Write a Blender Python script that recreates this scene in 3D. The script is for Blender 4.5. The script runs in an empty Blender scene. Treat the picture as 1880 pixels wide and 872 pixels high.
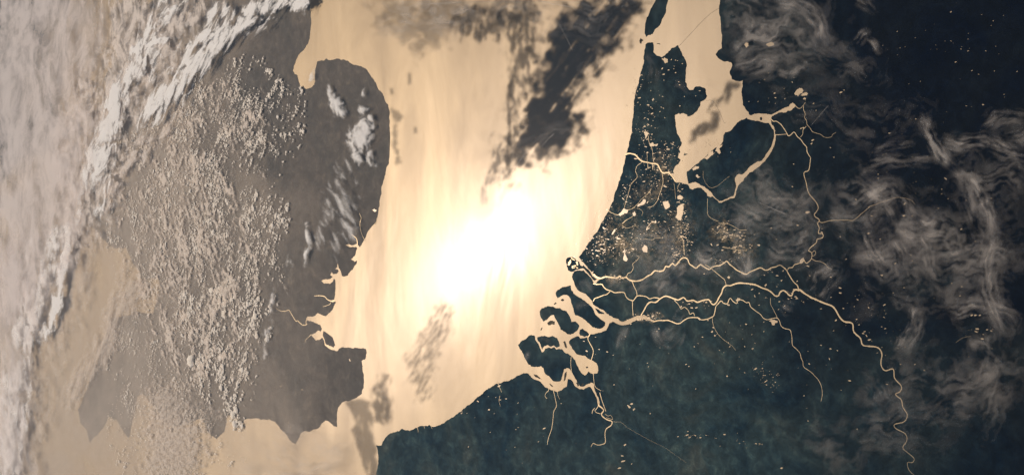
import bpy, math, random
import numpy as np
from mathutils import Matrix, Vector
from mathutils.geometry import delaunay_2d_cdt

# A stretch of the earth seen from orbit. One unit is one kilometre; x east, y north, z up at the
# middle of the sea; the ground is a true sphere of the earth's radius.
R = 6371.0
scene = bpy.context.scene
coll = scene.collection

# ------------------------------------------------------------------ camera
CAM = np.array([535.26482595, 36.67767898, 516.37682204])
EUL = (1.62532346, 0.8137993, -1.60112653)          # heading, tilt, roll
FPX, PW, PH = 2537.739, 1880.0, 872.0
def rotation(a, b, c):
    ca, sa, cb, sb, cc, sc = math.cos(a), math.sin(a), math.cos(b), math.sin(b), math.cos(c), math.sin(c)
    rz = np.array([[ca, -sa, 0], [sa, ca, 0], [0, 0, 1]])
    rx = np.array([[1, 0, 0], [0, cb, -sb], [0, sb, cb]])
    rr = np.array([[cc, -sc, 0], [sc, cc, 0], [0, 0, 1]])
    return rz @ rx @ rr
ROT = rotation(*EUL)
cam_data = bpy.data.cameras.new('camera')
cam_data.sensor_width = 36.0
cam_data.lens = FPX / PW * 36.0
cam_data.clip_start = 1.0
cam_data.clip_end = 20000.0
cam = bpy.data.objects.new('camera', cam_data)
m4 = Matrix([list(ROT[i]) + [CAM[i]] for i in range(3)] + [[0, 0, 0, 1]])
cam.matrix_world = m4
coll.objects.link(cam)
scene.camera = cam

def at(u, v, h=0.0):
    """A point of the photograph (pixels) on the shell h km above the sea, as (x, y) km east and north."""
    u = np.asarray(u, float); v = np.asarray(v, float)
    d = np.stack([(u - PW / 2) / FPX, -(v - PH / 2) / FPX, -np.ones_like(u)], -1) @ ROT.T
    d /= np.linalg.norm(d, axis=-1, keepdims=True)
    o = CAM + np.array([0, 0, R])
    b = d @ o
    c = o @ o - (R + h) ** 2
    disc = b * b - c
    t = -b - np.sqrt(np.maximum(disc, 0.0))
    p = o + d * t[..., None]
    return p[..., 0], p[..., 1]

def shell(x, y, h=0.0):
    r = R + np.asarray(h, float)
    k = r / R
    return np.stack([x * k, y * k, np.sqrt(np.maximum(R * R - x * x - y * y, 0)) * k - R], -1)

# ------------------------------------------------------------------ sun, sky, exposure
GLINT = (908, 446)
gx, gy = at(*GLINT)
gp = shell(gx, gy)
gn = (gp + [0, 0, R]) / R
gv = (CAM - gp) / np.linalg.norm(CAM - gp)
SUN = 2 * (gn @ gv) * gn - gv                       # where the sun stands
sun_el = math.asin(SUN[2])
sun_data = bpy.data.lights.new('sun', 'SUN')
sun_data.energy = 4.5
sun_data.angle = math.radians(0.53)
sun_data.color = (1.0, 0.84, 0.66)
sun = bpy.data.objects.new('sun', sun_data)
sun.rotation_euler = Vector(-SUN).to_track_quat('-Z', 'Y').to_euler()
sun.location = (0, 0, 900)
coll.objects.link(sun)

world = bpy.data.worlds.new('World')
scene.world = world
world.use_nodes = True
wn = world.node_tree
bg = wn.nodes['Background']
sky = wn.nodes.new('ShaderNodeTexSky')
sky.sky_type = 'NISHITA'
sky.sun_disc = False
sky.sun_elevation = sun_el
sky.sun_rotation = math.atan2(SUN[0], SUN[1])
wn.links.new(sky.outputs[0], bg.inputs[0])
bg.inputs[1].default_value = 0.06

vs = scene.view_settings
vs.view_transform = 'Standard'
vs.look = 'None'
vs.exposure = 0.0
vs.gamma = 1.0
vs.use_curve_mapping = False
scene.cycles.transparent_max_bounces = 64
scene.cycles.max_bounces = 6
scene.cycles.volume_bounces = 0

# ------------------------------------------------------------------ helpers
rng = np.random.default_rng(7)
random.seed(7)

def _hash(ix, iy, seed):
    n = (ix * 374761393 + iy * 668265263 + seed * 982451653) & 0xffffffff
    n = ((n ^ (n >> 13)) * 1274126177) & 0xffffffff
    return ((n ^ (n >> 16)) & 0xffff) / 65535.0 * 2 * math.pi
def noise(x, y, seed=0):
    """Gradient noise, about -0.7 .. 0.7."""
    x = np.asarray(x, float); y = np.asarray(y, float)
    ix = np.floor(x).astype(np.int64); iy = np.floor(y).astype(np.int64)
    fx = x - ix; fy = y - iy
    ux = fx * fx * fx * (fx * (fx * 6 - 15) + 10); uy = fy * fy * fy * (fy * (fy * 6 - 15) + 10)
    def g(dx, dy):
        a = _hash(ix + dx, iy + dy, seed)
        return np.cos(a) * (fx - dx) + np.sin(a) * (fy - dy)
    a = g(0, 0); b = g(1, 0); c = g(0, 1); d = g(1, 1)
    return a + (b - a) * ux + (c - a) * uy + (a - b - c + d) * ux * uy
def fbm(x, y, octaves=5, seed=0, gain=0.5):
    s = 0.0; a = 1.0; f = 1.0
    for i in range(octaves):
        s = s + a * noise(x * f + 13.7 * i, y * f - 7.3 * i, seed + i)
        a *= gain; f *= 2.03
    return s
def smooth(a, b, x):
    t = np.clip((x - a) / (b - a), 0, 1)
    return t * t * (3 - 2 * t)

def props(o, label=None, category=None, group=None, kind=None):
    if label: o['label'] = label
    if category: o['category'] = category
    if group: o['group'] = group
    if kind: o['kind'] = kind
    return o
def mesh_object(name, verts, faces, material, parent=None, shade=True):
    me = bpy.data.meshes.new(name)
    verts = np.asarray(verts, np.float32)
    faces = np.asarray(faces, np.int32)
    nf, k = faces.shape
    me.vertices.add(len(verts)); me.vertices.foreach_set('co', verts.ravel())
    me.loops.add(nf * k); me.loops.foreach_set('vertex_index', faces.ravel())
    me.polygons.add(nf)
    me.polygons.foreach_set('loop_start', np.arange(0, nf * k, k, dtype=np.int32))
    me.polygons.foreach_set('use_smooth', np.full(nf, shade))
    me.update(calc_edges=True)
    me.materials.append(material)
    o = bpy.data.objects.new(name, me)
    coll.objects.link(o)
    if parent: o.parent = parent
    return o
def set_attr(o, name, values):
    a = o.data.attributes.new(name, 'FLOAT', 'POINT')
    a.data.foreach_set('value', np.asarray(values, np.float32))

# ------------------------------------------------------------------ materials
def new_mat(name):
    m = bpy.data.materials.new(name); m.use_nodes = True
    nt = m.node_tree; nt.nodes.clear()
    out = nt.nodes.new('ShaderNodeOutputMaterial')
    return m, nt, out
def N(nt, typ, **kw):
    n = nt.nodes.new(typ)
    for k, v in kw.items(): setattr(n, k, v)
    return n
def noise_node(nt, scale, detail=6, rough=0.55, coord=None, dist=0.0):
    n = N(nt, 'ShaderNodeTexNoise')
    n.inputs['Scale'].default_value = scale; n.inputs['Detail'].default_value = detail
    n.inputs['Roughness'].default_value = rough; n.inputs['Distortion'].default_value = dist
    if coord is not None: nt.links.new(coord, n.inputs['Vector'])
    return n
def ramp(nt, fac, stops):
    r = N(nt, 'ShaderNodeValToRGB')
    e = r.color_ramp.elements
    while len(e) < len(stops): e.new(0.5)
    for el, (p, c) in zip(e, stops):
        el.position = p; el.color = (*c, 1) if len(c) == 3 else c
    nt.links.new(fac, r.inputs[0])
    return r
def maprange(nt, val, a, b, c, d):
    n = N(nt, 'ShaderNodeMapRange')
    nt.links.new(val, n.inputs[0])
    for i, x in enumerate((a, b, c, d)): n.inputs[i + 1].default_value = x
    return n

WATER_TINT = (1.0, 0.805, 0.55)
GLARE_TINT = (1.0, 0.92, 0.90)
def water_material(name, lobes, vary=0.04, alpha=False, tint=WATER_TINT, swell=0.0, wind=0.0):
    """Wind-roughened water: a dark body under lobes of facets (roughness, share), tightest last."""
    m, nt, out = new_mat(name); L = nt.links.new
    geo = N(nt, 'ShaderNodeNewGeometry')
    mp = N(nt, 'ShaderNodeMapping'); mp.inputs['Scale'].default_value = (1.0, 0.30, 1.0); mp.inputs['Rotation'].default_value = (0, 0, 0.5)
    L(geo.outputs['Position'], mp.inputs[0])
    n1 = noise_node(nt, 0.018, 8, 0.62, mp.outputs[0], 1.2)
    nrm = None
    if swell:
        mq = N(nt, 'ShaderNodeMapping'); mq.inputs['Scale'].default_value = (1.0, 0.55, 1.0); mq.inputs['Rotation'].default_value = (0, 0, -0.6)
        L(geo.outputs['Position'], mq.inputs[0])
        n2 = noise_node(nt, 0.02, 3, 0.42, mq.outputs[0], 0.6)
        bp = N(nt, 'ShaderNodeBump'); bp.inputs['Strength'].default_value = 1.0; bp.inputs['Distance'].default_value = swell
        L(n2.outputs[0], bp.inputs['Height']); nrm = bp.outputs[0]
    last = N(nt, 'ShaderNodeBsdfDiffuse'); last.inputs[0].default_value = (0.006, 0.011, 0.015, 1)
    for r, f in lobes:
        g = N(nt, 'ShaderNodeBsdfAnisotropic', distribution='MULTI_GGX'); g.inputs['Color'].default_value = (*(tint if r > 0.35 else GLARE_TINT), 1)
        k = vary * r / 0.3
        mr = maprange(nt, n1.outputs[0], 0.3, 0.7, r - k, r + k); L(mr.outputs[0], g.inputs['Roughness'])
        if nrm and r < 0.45: L(nrm, g.inputs['Normal'])
        if wind and r < 0.45:
            tg = N(nt, 'ShaderNodeCombineXYZ'); tg.inputs[0].default_value = -0.83; tg.inputs[1].default_value = 0.55
            L(tg.outputs[0], g.inputs['Tangent']); g.inputs['Anisotropy'].default_value = wind
        a = N(nt, 'ShaderNodeMixShader'); a.inputs[0].default_value = f
        L(last.outputs[0], a.inputs[1]); L(g.outputs[0], a.inputs[2])
        last = a
    if alpha:
        at_ = N(nt, 'ShaderNodeAttribute', attribute_name='cover')
        tr = N(nt, 'ShaderNodeBsdfTransparent'); mx = N(nt, 'ShaderNodeMixShader')
        L(at_.outputs['Fac'], mx.inputs[0]); L(tr.outputs[0], mx.inputs[1]); L(last.outputs[0], mx.inputs[2])
        last = mx
    L(last.outputs[0], out.inputs[0])
    return m
M_SEA = water_material('sea_water', [(0.60, 0.190), (0.33, 0.0165), (0.175, 0.0046)], 0.034, swell=0.34, wind=0.34)
M_LAKE = water_material('lake_water', [(0.60, 0.20), (0.26, 0.03)], 0.03)
M_RIVER = water_material('river_water', [(0.51, 0.165), (0.36, 0.025)], 0.08)
M_WET = water_material('wet_ground', [(0.60, 0.20), (0.45, 0.02)], 0.03, True)
M_CALM_SHADE = water_material('calm_shade_water', [(0.10, 0.02)], 0.02, True)

def land_material(name, dark, mid, pale, bump=0.25, woods_less_haze=None, mottle=0.8):
    m, nt, out = new_mat(name); L = nt.links.new
    geo = N(nt, 'ShaderNodeNewGeometry'); pos = geo.outputs['Position']
    big = noise_node(nt, 0.022, 8, 0.66, pos, 0.9)
    c1 = ramp(nt, big.outputs[0], [(0.35, dark), (0.55, mid), (0.72, pale)])
    if woods_less_haze:
        sx = N(nt, 'ShaderNodeSeparateXYZ'); L(pos, sx.inputs[0])
        wob = noise_node(nt, 0.008, 5, 0.6, pos, 0.5)
        ad = N(nt, 'ShaderNodeMath', operation='MULTIPLY_ADD'); L(wob.outputs[0], ad.inputs[0]); ad.inputs[1].default_value = 260.0; ay = N(nt, 'ShaderNodeMath', operation='MULTIPLY_ADD'); L(sx.outputs[1], ay.inputs[0]); ay.inputs[1].default_value = 0.6; L(sx.outputs[0], ay.inputs[2]); L(ay.outputs[0], ad.inputs[2])
        fr = maprange(nt, ad.outputs[0], 215, 385, 0, 1)  # darker to the northeast: woods, and thinner haze put into the colour
        cw = ramp(nt, big.outputs[0], [(0.35, woods_less_haze[0]), (0.7, woods_less_haze[1])])
        mw = N(nt, 'ShaderNodeMix', data_type='RGBA'); L(fr.outputs[0], mw.inputs[0]); L(c1.outputs[0], mw.inputs[6]); L(cw.outputs[0], mw.inputs[7])
        class _o: outputs = [mw.outputs[2]]
        c1 = _o
    fine = noise_node(nt, 0.16, 9, 0.7, pos, 0.5)
    c2 = ramp(nt, fine.outputs[0], [(0.36, (0.5, 0.5, 0.5)), (0.50, (0.9, 0.9, 0.9)), (0.60, (1.5, 1.45, 1.35)), (0.71, (2.9, 2.6, 2.1))])
    mx = N(nt, 'ShaderNodeMix', data_type='RGBA', blend_type='MULTIPLY'); mx.inputs[0].default_value = mottle
    L(c1.outputs[0], mx.inputs[6]); L(c2.outputs[0], mx.inputs[7])
    bs = N(nt, 'ShaderNodeBsdfPrincipled'); bs.inputs['Roughness'].default_value = 0.95; bs.inputs['Specular IOR Level'].default_value = 0.0
    L(mx.outputs[2], bs.inputs['Base Color'])
    bp = N(nt, 'ShaderNodeBump'); bp.inputs['Strength'].default_value = bump; bp.inputs['Distance'].default_value = 1.2
    L(fine.outputs[0], bp.inputs['Height']); L(bp.outputs[0], bs.inputs['Normal'])
    L(bs.outputs[0], out.inputs[0])
    return m
M_LAND = land_material('continent_fields', (0.0080, 0.0240, 0.0380), (0.0300, 0.0520, 0.0560), (0.0620, 0.0740, 0.0660), woods_less_haze=((0.0006, 0.0028, 0.0100), (0.0050, 0.0078, 0.0120)))
M_LAND_FAR = land_material('far_fields_hazed', (0.115, 0.106, 0.094), (0.140, 0.122, 0.104), (0.170, 0.145, 0.120), mottle=0.35)  # fields lightened: distance haze is put into their colour
M_BANK = land_material('sandbank', (0.06, 0.055, 0.045), (0.075, 0.066, 0.05), (0.09, 0.08, 0.06), 0.05)

def cloud_material(name, color, alpha=True, trans=0.35, gain=1.0):
    m, nt, out = new_mat(name); L = nt.links.new
    df = N(nt, 'ShaderNodeBsdfDiffuse'); df.inputs[0].default_value = (*color, 1)
    tl = N(nt, 'ShaderNodeBsdfTranslucent'); tl.inputs[0].default_value = (*color, 1)
    mx = N(nt, 'ShaderNodeMixShader'); mx.inputs[0].default_value = trans
    L(df.outputs[0], mx.inputs[1]); L(tl.outputs[0], mx.inputs[2])
    last = mx
    if alpha:
        a = N(nt, 'ShaderNodeAttribute', attribute_name='cover')
        k = N(nt, 'ShaderNodeMath', operation='MULTIPLY', use_clamp=True); k.inputs[1].default_value = gain
        L(a.outputs['Fac'], k.inputs[0])
        tr = N(nt, 'ShaderNodeBsdfTransparent'); m2 = N(nt, 'ShaderNodeMixShader')
        L(k.outputs[0], m2.inputs[0]); L(tr.outputs[0], m2.inputs[1]); L(mx.outputs[0], m2.inputs[2])
        last = m2
    L(last.outputs[0], out.inputs[0])
    return m
M_CIRRUS = cloud_material('ice_cloud', (0.84, 0.76, 0.68))
M_DECK = cloud_material('deck_cloud', (0.94, 0.83, 0.73), trans=0.2)
M_WHITE = cloud_material('thick_cloud', (0.97, 0.93, 0.88), trans=0.12)
M_HAZE_SHEET = cloud_material('haze_sheet', (0.86, 0.72, 0.58), trans=0.2)
M_LIMB = cloud_material('far_sheet', (0.97, 0.87, 0.81), trans=0.2)  # pink tone puts far haze into the cloud colour
M_WARM = cloud_material('dusty_cloud', (0.88, 0.76, 0.64), trans=0.2)
M_PUFF = cloud_material('puff_cloud', (0.98, 0.885, 0.76), alpha=False, trans=0.2)

# ------------------------------------------------------------------ the sea: one sheet of the sphere out past the horizon
xs = np.linspace(-2600, 1300, 320); ys = np.linspace(-1500, 1500, 240)
gx_, gy_ = np.meshgrid(xs, ys, indexing='ij')
def grid_faces(nx, ny):
    i, j = np.meshgrid(np.arange(nx - 1), np.arange(ny - 1), indexing='ij')
    a = (i * ny + j).ravel()
    return np.stack([a, a + ny, a + ny + 1, a + 1], 1)
sea = mesh_object('sea', shell(gx_, gy_, 0.0).reshape(-1, 3), grid_faces(len(xs), len(ys)), M_SEA)
props(sea, 'broad tan sea glaring white under the sun between the two coasts', 'sea', kind='structure')

# ------------------------------------------------------------------ tracing: crops of the photograph (left, top, enlargement)
K = dict(A=(930, 460, 6.23), B=(930, 590, 6.23), C=(1090, 440, 6.23), D=(1280, 440, 6.23), E=(980, 700, 6.23), F=(1090, 540, 6.23), G=(1280, 540, 6.23),
         N1=(1130, 0, 6.23), N2=(1130, 130, 6.23), N3=(1130, 250, 6.23), N4=(1310, 60, 6.23), N5=(1310, 150, 6.23), N6=(1240, 250, 6.23), N7=(1060, 340, 6.23), N8=(1230, 330, 6.23),
         U1=(520, 0, 5.664), U2=(530, 340, 6.23), U3=(500, 460, 6.23), U4=(500, 560, 6.23), U5=(400, 700, 5.069), U6=(680, 660, 4.113), U7=(1400, 160, 6.23), U8=(1420, 380, 6.23),
         Q1=(0, 0, 2), Q2=(470, 0, 2), Q3=(940, 0, 2), Q4=(1410, 0, 2), Q5=(0, 436, 2), Q6=(470, 436, 2), Q7=(940, 436, 2), Q8=(1410, 436, 2), P=(0, 0, 1))
def px(*runs):
    """px('A', [x, y, x, y, ...], 'B', [...]) -> list of pixels of the whole photograph."""
    o = []
    for k, l in zip(runs[::2], runs[1::2]):
        x0, y0, s = K[k]
        o += [(x0 + l[i] / s, y0 + l[i + 1] / s) for i in range(0, len(l), 2)]
    return np.array(o)
def to_ground(p, h=0.0):
    x, y = at(p[:, 0], p[:, 1], h)
    return np.stack([x, y], 1)
def roughen(p, amp=0.07, tiny=0.45, closed=True):
    """Break straight runs into small uneven steps, as a shore has."""
    p = [np.array(q) for q in p]
    for _ in range(7):
        out = []; done = True; n = len(p)
        for i in range(n if closed else n - 1):
            a = p[i]; b = p[(i + 1) % n]; d = b - a; l = math.hypot(*d)
            out.append(a)
            if tiny < l < 120:
                done = False
                out.append((a + b) / 2 + np.array([-d[1], d[0]]) * random.gauss(0, amp * (0.5 if l > 12 else 1)))
        if not closed: out.append(p[-1])
        p = out
        if done: break
    return np.array(p)

def land(name, pixels, material, h=0.06, km_tail=(), amp=0.06, tiny=0.5, spacing=9.0, rough=True, **kw):
    g = to_ground(pixels)
    if len(km_tail): g = np.vstack([g, np.array(km_tail, float)])
    if rough: g = roughen(g, amp, tiny)
    n = len(g)
    lo, hi = g.min(0), g.max(0)
    X, Y = np.meshgrid(np.arange(lo[0], hi[0], spacing), np.arange(lo[1], hi[1], spacing))
    X = X + 0.5 * spacing * ((np.arange(X.shape[0]) % 2)[:, None])
    q = np.stack([X.ravel(), Y.ravel()], 1)
    ins = np.zeros(len(q), bool)
    for i in range(n):                                           # crossing test
        x1, y1 = g[i]; x2, y2 = g[(i + 1) % n]
        if y1 == y2: continue
        c = (y1 > q[:, 1]) != (y2 > q[:, 1])
        ins ^= c & (q[:, 0] < (x2 - x1) * (q[:, 1] - y1) / (y2 - y1) + x1)
    q = q[ins]
    pts = [Vector(v) for v in np.vstack([g, q])] if len(q) else [Vector(v) for v in g]
    vco, _e, fs, ov, _oe, _of = delaunay_2d_cdt(pts, [], [list(range(n))], 1, 1e-5)
    vco = np.array([tuple(v) for v in vco]); fs = np.array([f for f in fs if len(f) == 3], np.int32)
    a, b, c = vco[fs[:, 0]], vco[fs[:, 1]], vco[fs[:, 2]]
    area = (b[:, 0] - a[:, 0]) * (c[:, 1] - a[:, 1]) - (b[:, 1] - a[:, 1]) * (c[:, 0] - a[:, 0])
    fs[area < 0] = fs[area < 0][:, ::-1]
    # shore: the sheet's edge goes down below the water
    e = np.vstack([fs[:, [0, 1]], fs[:, [1, 2]], fs[:, [2, 0]]])
    key = np.sort(e, 1); _, inv, cnt = np.unique(key, axis=0, return_inverse=True, return_counts=True)
    rim = e[cnt[inv.ravel()] == 1]
    nv = len(vco)
    top = shell(vco[:, 0], vco[:, 1], h); low = shell(vco[:, 0], vco[:, 1], -0.05)
    tri = np.vstack([fs, np.stack([rim[:, 1], rim[:, 0], rim[:, 0] + nv], 1), np.stack([rim[:, 1], rim[:, 0] + nv, rim[:, 1] + nv], 1)])
    used = np.zeros(2 * nv, bool); used[tri.ravel()] = True
    idx = np.cumsum(used) - 1
    o = mesh_object(name, np.vstack([top, low])[used], idx[tri], material, shade=False)
    return props(o, **kw)

def dense(p, n=4):
    """A rounder line through traced points."""
    p = np.asarray(p, float)
    if len(p) < 3: 
        return np.array([p[0] + (p[-1] - p[0]) * t for t in np.linspace(0, 1, 6)])
    q = np.vstack([2 * p[0] - p[1], p, 2 * p[-1] - p[-2]]); o = []
    for i in range(1, len(q) - 2):
        for t in np.linspace(0, 1, n, endpoint=False):
            a, b, c, d = q[i - 1], q[i], q[i + 1], q[i + 2]
            o.append(0.5 * (2 * b + (c - a) * t + (2 * a - 5 * b + 4 * c - d) * t * t + (3 * b - a - 3 * c + d) * t ** 3))
    o.append(p[-1])
    return np.array(o)

def strip(name, pixels, w0, w1, material, h=0.075, depth=0.0, wobble=0.04, parent=None, tiny=0.6, **kw):
    """A ribbon of water (or a dike) along traced pixels; widths in km at its two ends."""
    g = to_ground(dense(pixels, 6))
    g = roughen(g, wobble, tiny, closed=False)
    # a light smoothing so that bends are round
    for _ in range(1):
        s = g.copy(); s[1:-1] = 0.25 * g[:-2] + 0.5 * g[1:-1] + 0.25 * g[2:]; g = s
    t = np.gradient(g, axis=0); t /= np.maximum(np.linalg.norm(t, axis=1, keepdims=True), 1e-9)
    nrm = np.stack([-t[:, 1], t[:, 0]], 1)
    l = np.concatenate([[0], np.cumsum(np.linalg.norm(np.diff(g, axis=0), axis=1))]); f = l / l[-1]
    w = 0.62 * (w0 + (w1 - w0) * f) * (1 + 0.5 * noise(l / 3.0, 0 * l, 5) + 0.5 * noise(l / 0.9, 0 * l, 6)) / 2
    a = g + nrm * w[:, None]; b = g - nrm * w[:, None]
    n = len(g)
    i = np.arange(n - 1)
    v = np.vstack([shell(a[:, 0], a[:, 1], h), shell(b[:, 0], b[:, 1], h)])
    fc = np.stack([i, n + i, n + i + 1, i + 1], 1)
    if depth:
        v = np.vstack([v, shell(a[:, 0], a[:, 1], h - depth), shell(b[:, 0], b[:, 1], h - depth)])
        fc = np.vstack([fc, np.stack([i, i + 1, 2 * n + i + 1, 2 * n + i], 1), np.stack([n + i + 1, n + i, 3 * n + i, 3 * n + i + 1], 1)])
    o = mesh_object(name, v, fc, material, parent)
    return props(o, **kw)

# ------------------------------------------------------------------ the continent
cont = px('P', [688, 980], 'U6', [44, 872, 56, 800, 60, 720, 52, 665, 42, 648, 85, 645, 100, 610, 125, 575, 160, 555, 215, 540, 238, 520, 260, 530, 330, 522, 360, 510, 375, 500, 410, 500, 445, 490, 465, 505, 500, 500, 560, 475, 620, 435, 690, 385, 760, 330, 790, 300, 840, 260, 890, 215, 940, 187, 958, 180, 985, 178, 1030, 160, 1075, 145, 1110, 120, 1160, 100, 1185, 102, 1215, 125],
  'B', [240, 592, 270, 620, 300, 650, 345, 670, 390, 690, 415, 720, 440, 750, 480, 765, 530, 785, 580, 808, 610, 790, 650, 760, 690, 740, 695, 700, 700, 655, 740, 665, 760, 690, 790, 745, 830, 770, 880, 775, 920, 755, 958, 745, 985, 790, 1010, 835, 1030, 870],
  'E', [726, 230, 735, 275, 752, 265, 745, 200, 720, 150, 700, 100, 690, 50, 682, 20, 650, 12],
  'B', [905, 722, 880, 742, 840, 738, 808, 700, 780, 640, 750, 580, 720, 540, 690, 530, 655, 545, 645, 590, 630, 650, 615, 682, 560, 685, 525, 672, 490, 625, 450, 605, 430, 570, 420, 530, 395, 508, 340, 515, 290, 515, 250, 490, 215, 430, 190, 370, 150, 310, 130, 265, 200, 210, 250, 165, 290, 155, 325, 165, 328, 210, 365, 260, 385, 310, 405, 355, 425, 345, 442, 310, 480, 296, 510, 308, 545, 292, 570, 320, 610, 315, 640, 320, 660, 350, 700, 365, 740, 395, 785, 440, 800, 490, 830, 550, 870, 600, 890, 615, 910, 608, 935, 570, 960, 590, 990, 602, 1040, 590, 1050, 560, 1045, 510, 1030, 475, 1000, 455, 970, 440, 935, 425, 905, 395, 850, 385, 800, 370, 770, 330, 745, 290, 715, 250, 715, 225, 740, 200, 800, 170, 825, 168, 845, 195, 900, 186, 922, 182, 960, 142, 1010, 140, 1080, 125, 1140, 100, 1165, 60, 1180, 15],
  'F', [160, 380, 185, 330, 215, 315, 250, 330, 300, 352, 350, 350, 400, 345, 440, 320, 490, 295, 560, 285, 600, 287, 640, 300, 690, 320, 692, 306, 640, 272, 590, 240, 540, 245, 450, 265, 420, 280, 370, 300, 335, 312, 300, 305, 255, 275, 215, 260, 180, 245],
  'A', [1130, 700, 1075, 665, 1030, 640, 990, 612, 975, 570, 940, 530, 900, 490, 860, 478, 820, 455, 795, 420, 775, 370, 755, 320, 755, 270, 770, 245, 810, 225, 880, 225, 900, 250, 940, 285, 970, 320, 985, 345, 1010, 378, 1045, 345, 1085, 322, 1050, 310, 1000, 275, 960, 230, 920, 180, 880, 135, 850, 105, 826, 78],
  'N7', [60, 765, 110, 690, 160, 625, 210, 550, 250, 490, 300, 400, 350, 310, 385, 230, 420, 130, 450, 50],
  'N3', [30, 560, 70, 440, 105, 300, 118, 240, 112, 222, 130, 190, 155, 110, 170, 20], 'N2', [175, 740, 195, 560, 210, 420, 222, 290, 240, 210, 265, 150, 290, 50],
  'N1', [285, 860, 310, 760, 322, 680, 330, 580, 345, 510, 370, 492, 410, 488, 430, 490, 437, 530, 432, 600, 470, 640, 525, 660, 560, 640, 600, 605, 630, 575, 640, 555, 690, 535, 715, 520, 735, 560, 755, 600, 785, 660, 815, 750],
  'N2', [805, 30, 798, 130, 815, 150, 815, 185, 850, 225, 890, 220, 915, 185, 960, 180, 1000, 195, 1030, 210, 1035, 265, 1048, 295, 1030, 325, 975, 355, 968, 400, 940, 450, 900, 490, 850, 522, 825, 525, 820, 505, 790, 495, 770, 487, 740, 500, 720, 487, 680, 510, 685, 590, 700, 690, 740, 780, 758, 830],
  'N3', [755, 90, 750, 110, 725, 150, 740, 185, 712, 245, 745, 275, 720, 320, 670, 370, 658, 400, 668, 430, 625, 432, 660, 490, 690, 528, 740, 530, 780, 545, 830, 557, 850, 600, 880, 612, 930, 592, 970, 590, 1010, 620, 1040, 650, 1050, 685, 1080, 697, 1110, 690, 1150, 725, 1182, 762],
  'N6', [560, 745, 610, 725, 640, 712, 675, 708, 692, 670, 707, 600, 722, 560, 770, 520, 800, 470, 840, 430, 900, 390, 960, 350, 1010, 300, 1060, 240, 1090, 190, 1112, 150, 1132, 90],
  'N5', [640, 862, 672, 790, 702, 700, 714, 620, 707, 560, 692, 520, 660, 478, 655, 440, 668, 398, 720, 372, 775, 350, 800, 360, 835, 350, 850, 332, 890, 330, 920, 302, 937, 285, 930, 258, 905, 240, 880, 255, 860, 288, 800, 310, 740, 340, 660, 380, 630, 375, 415, 385, 400, 350, 370, 320, 335, 270, 330, 200, 335, 50],
  'N4', [335, 545, 300, 560, 210, 540, 185, 460, 215, 380, 200, 340, 110, 332, 60, 300, 25, 250, 50, 210, 95, 180, 95, 100, 100, 30],
  'N1', [1212, 380, 1203, 250, 1185, 130, 1195, 40, 1200, -20], 'P', [1334, -60])
land('land', cont, M_LAND, km_tail=[(140, 142), (180, 156), (222, 166), (243, 178), (296, 196), (318, 185), (340, 217), (370, 225), (343, 268), (335, 320), (290, 398), (275, 470), (285, 565), (600, 760), (1000, 700), (1150, 0), (1000, -700), (-150, -560), (-300, -420), (-245, -262), (-170, -215)], label='dark blue-green continent laced with shining rivers on the right', category='land', kind='structure')

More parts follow.
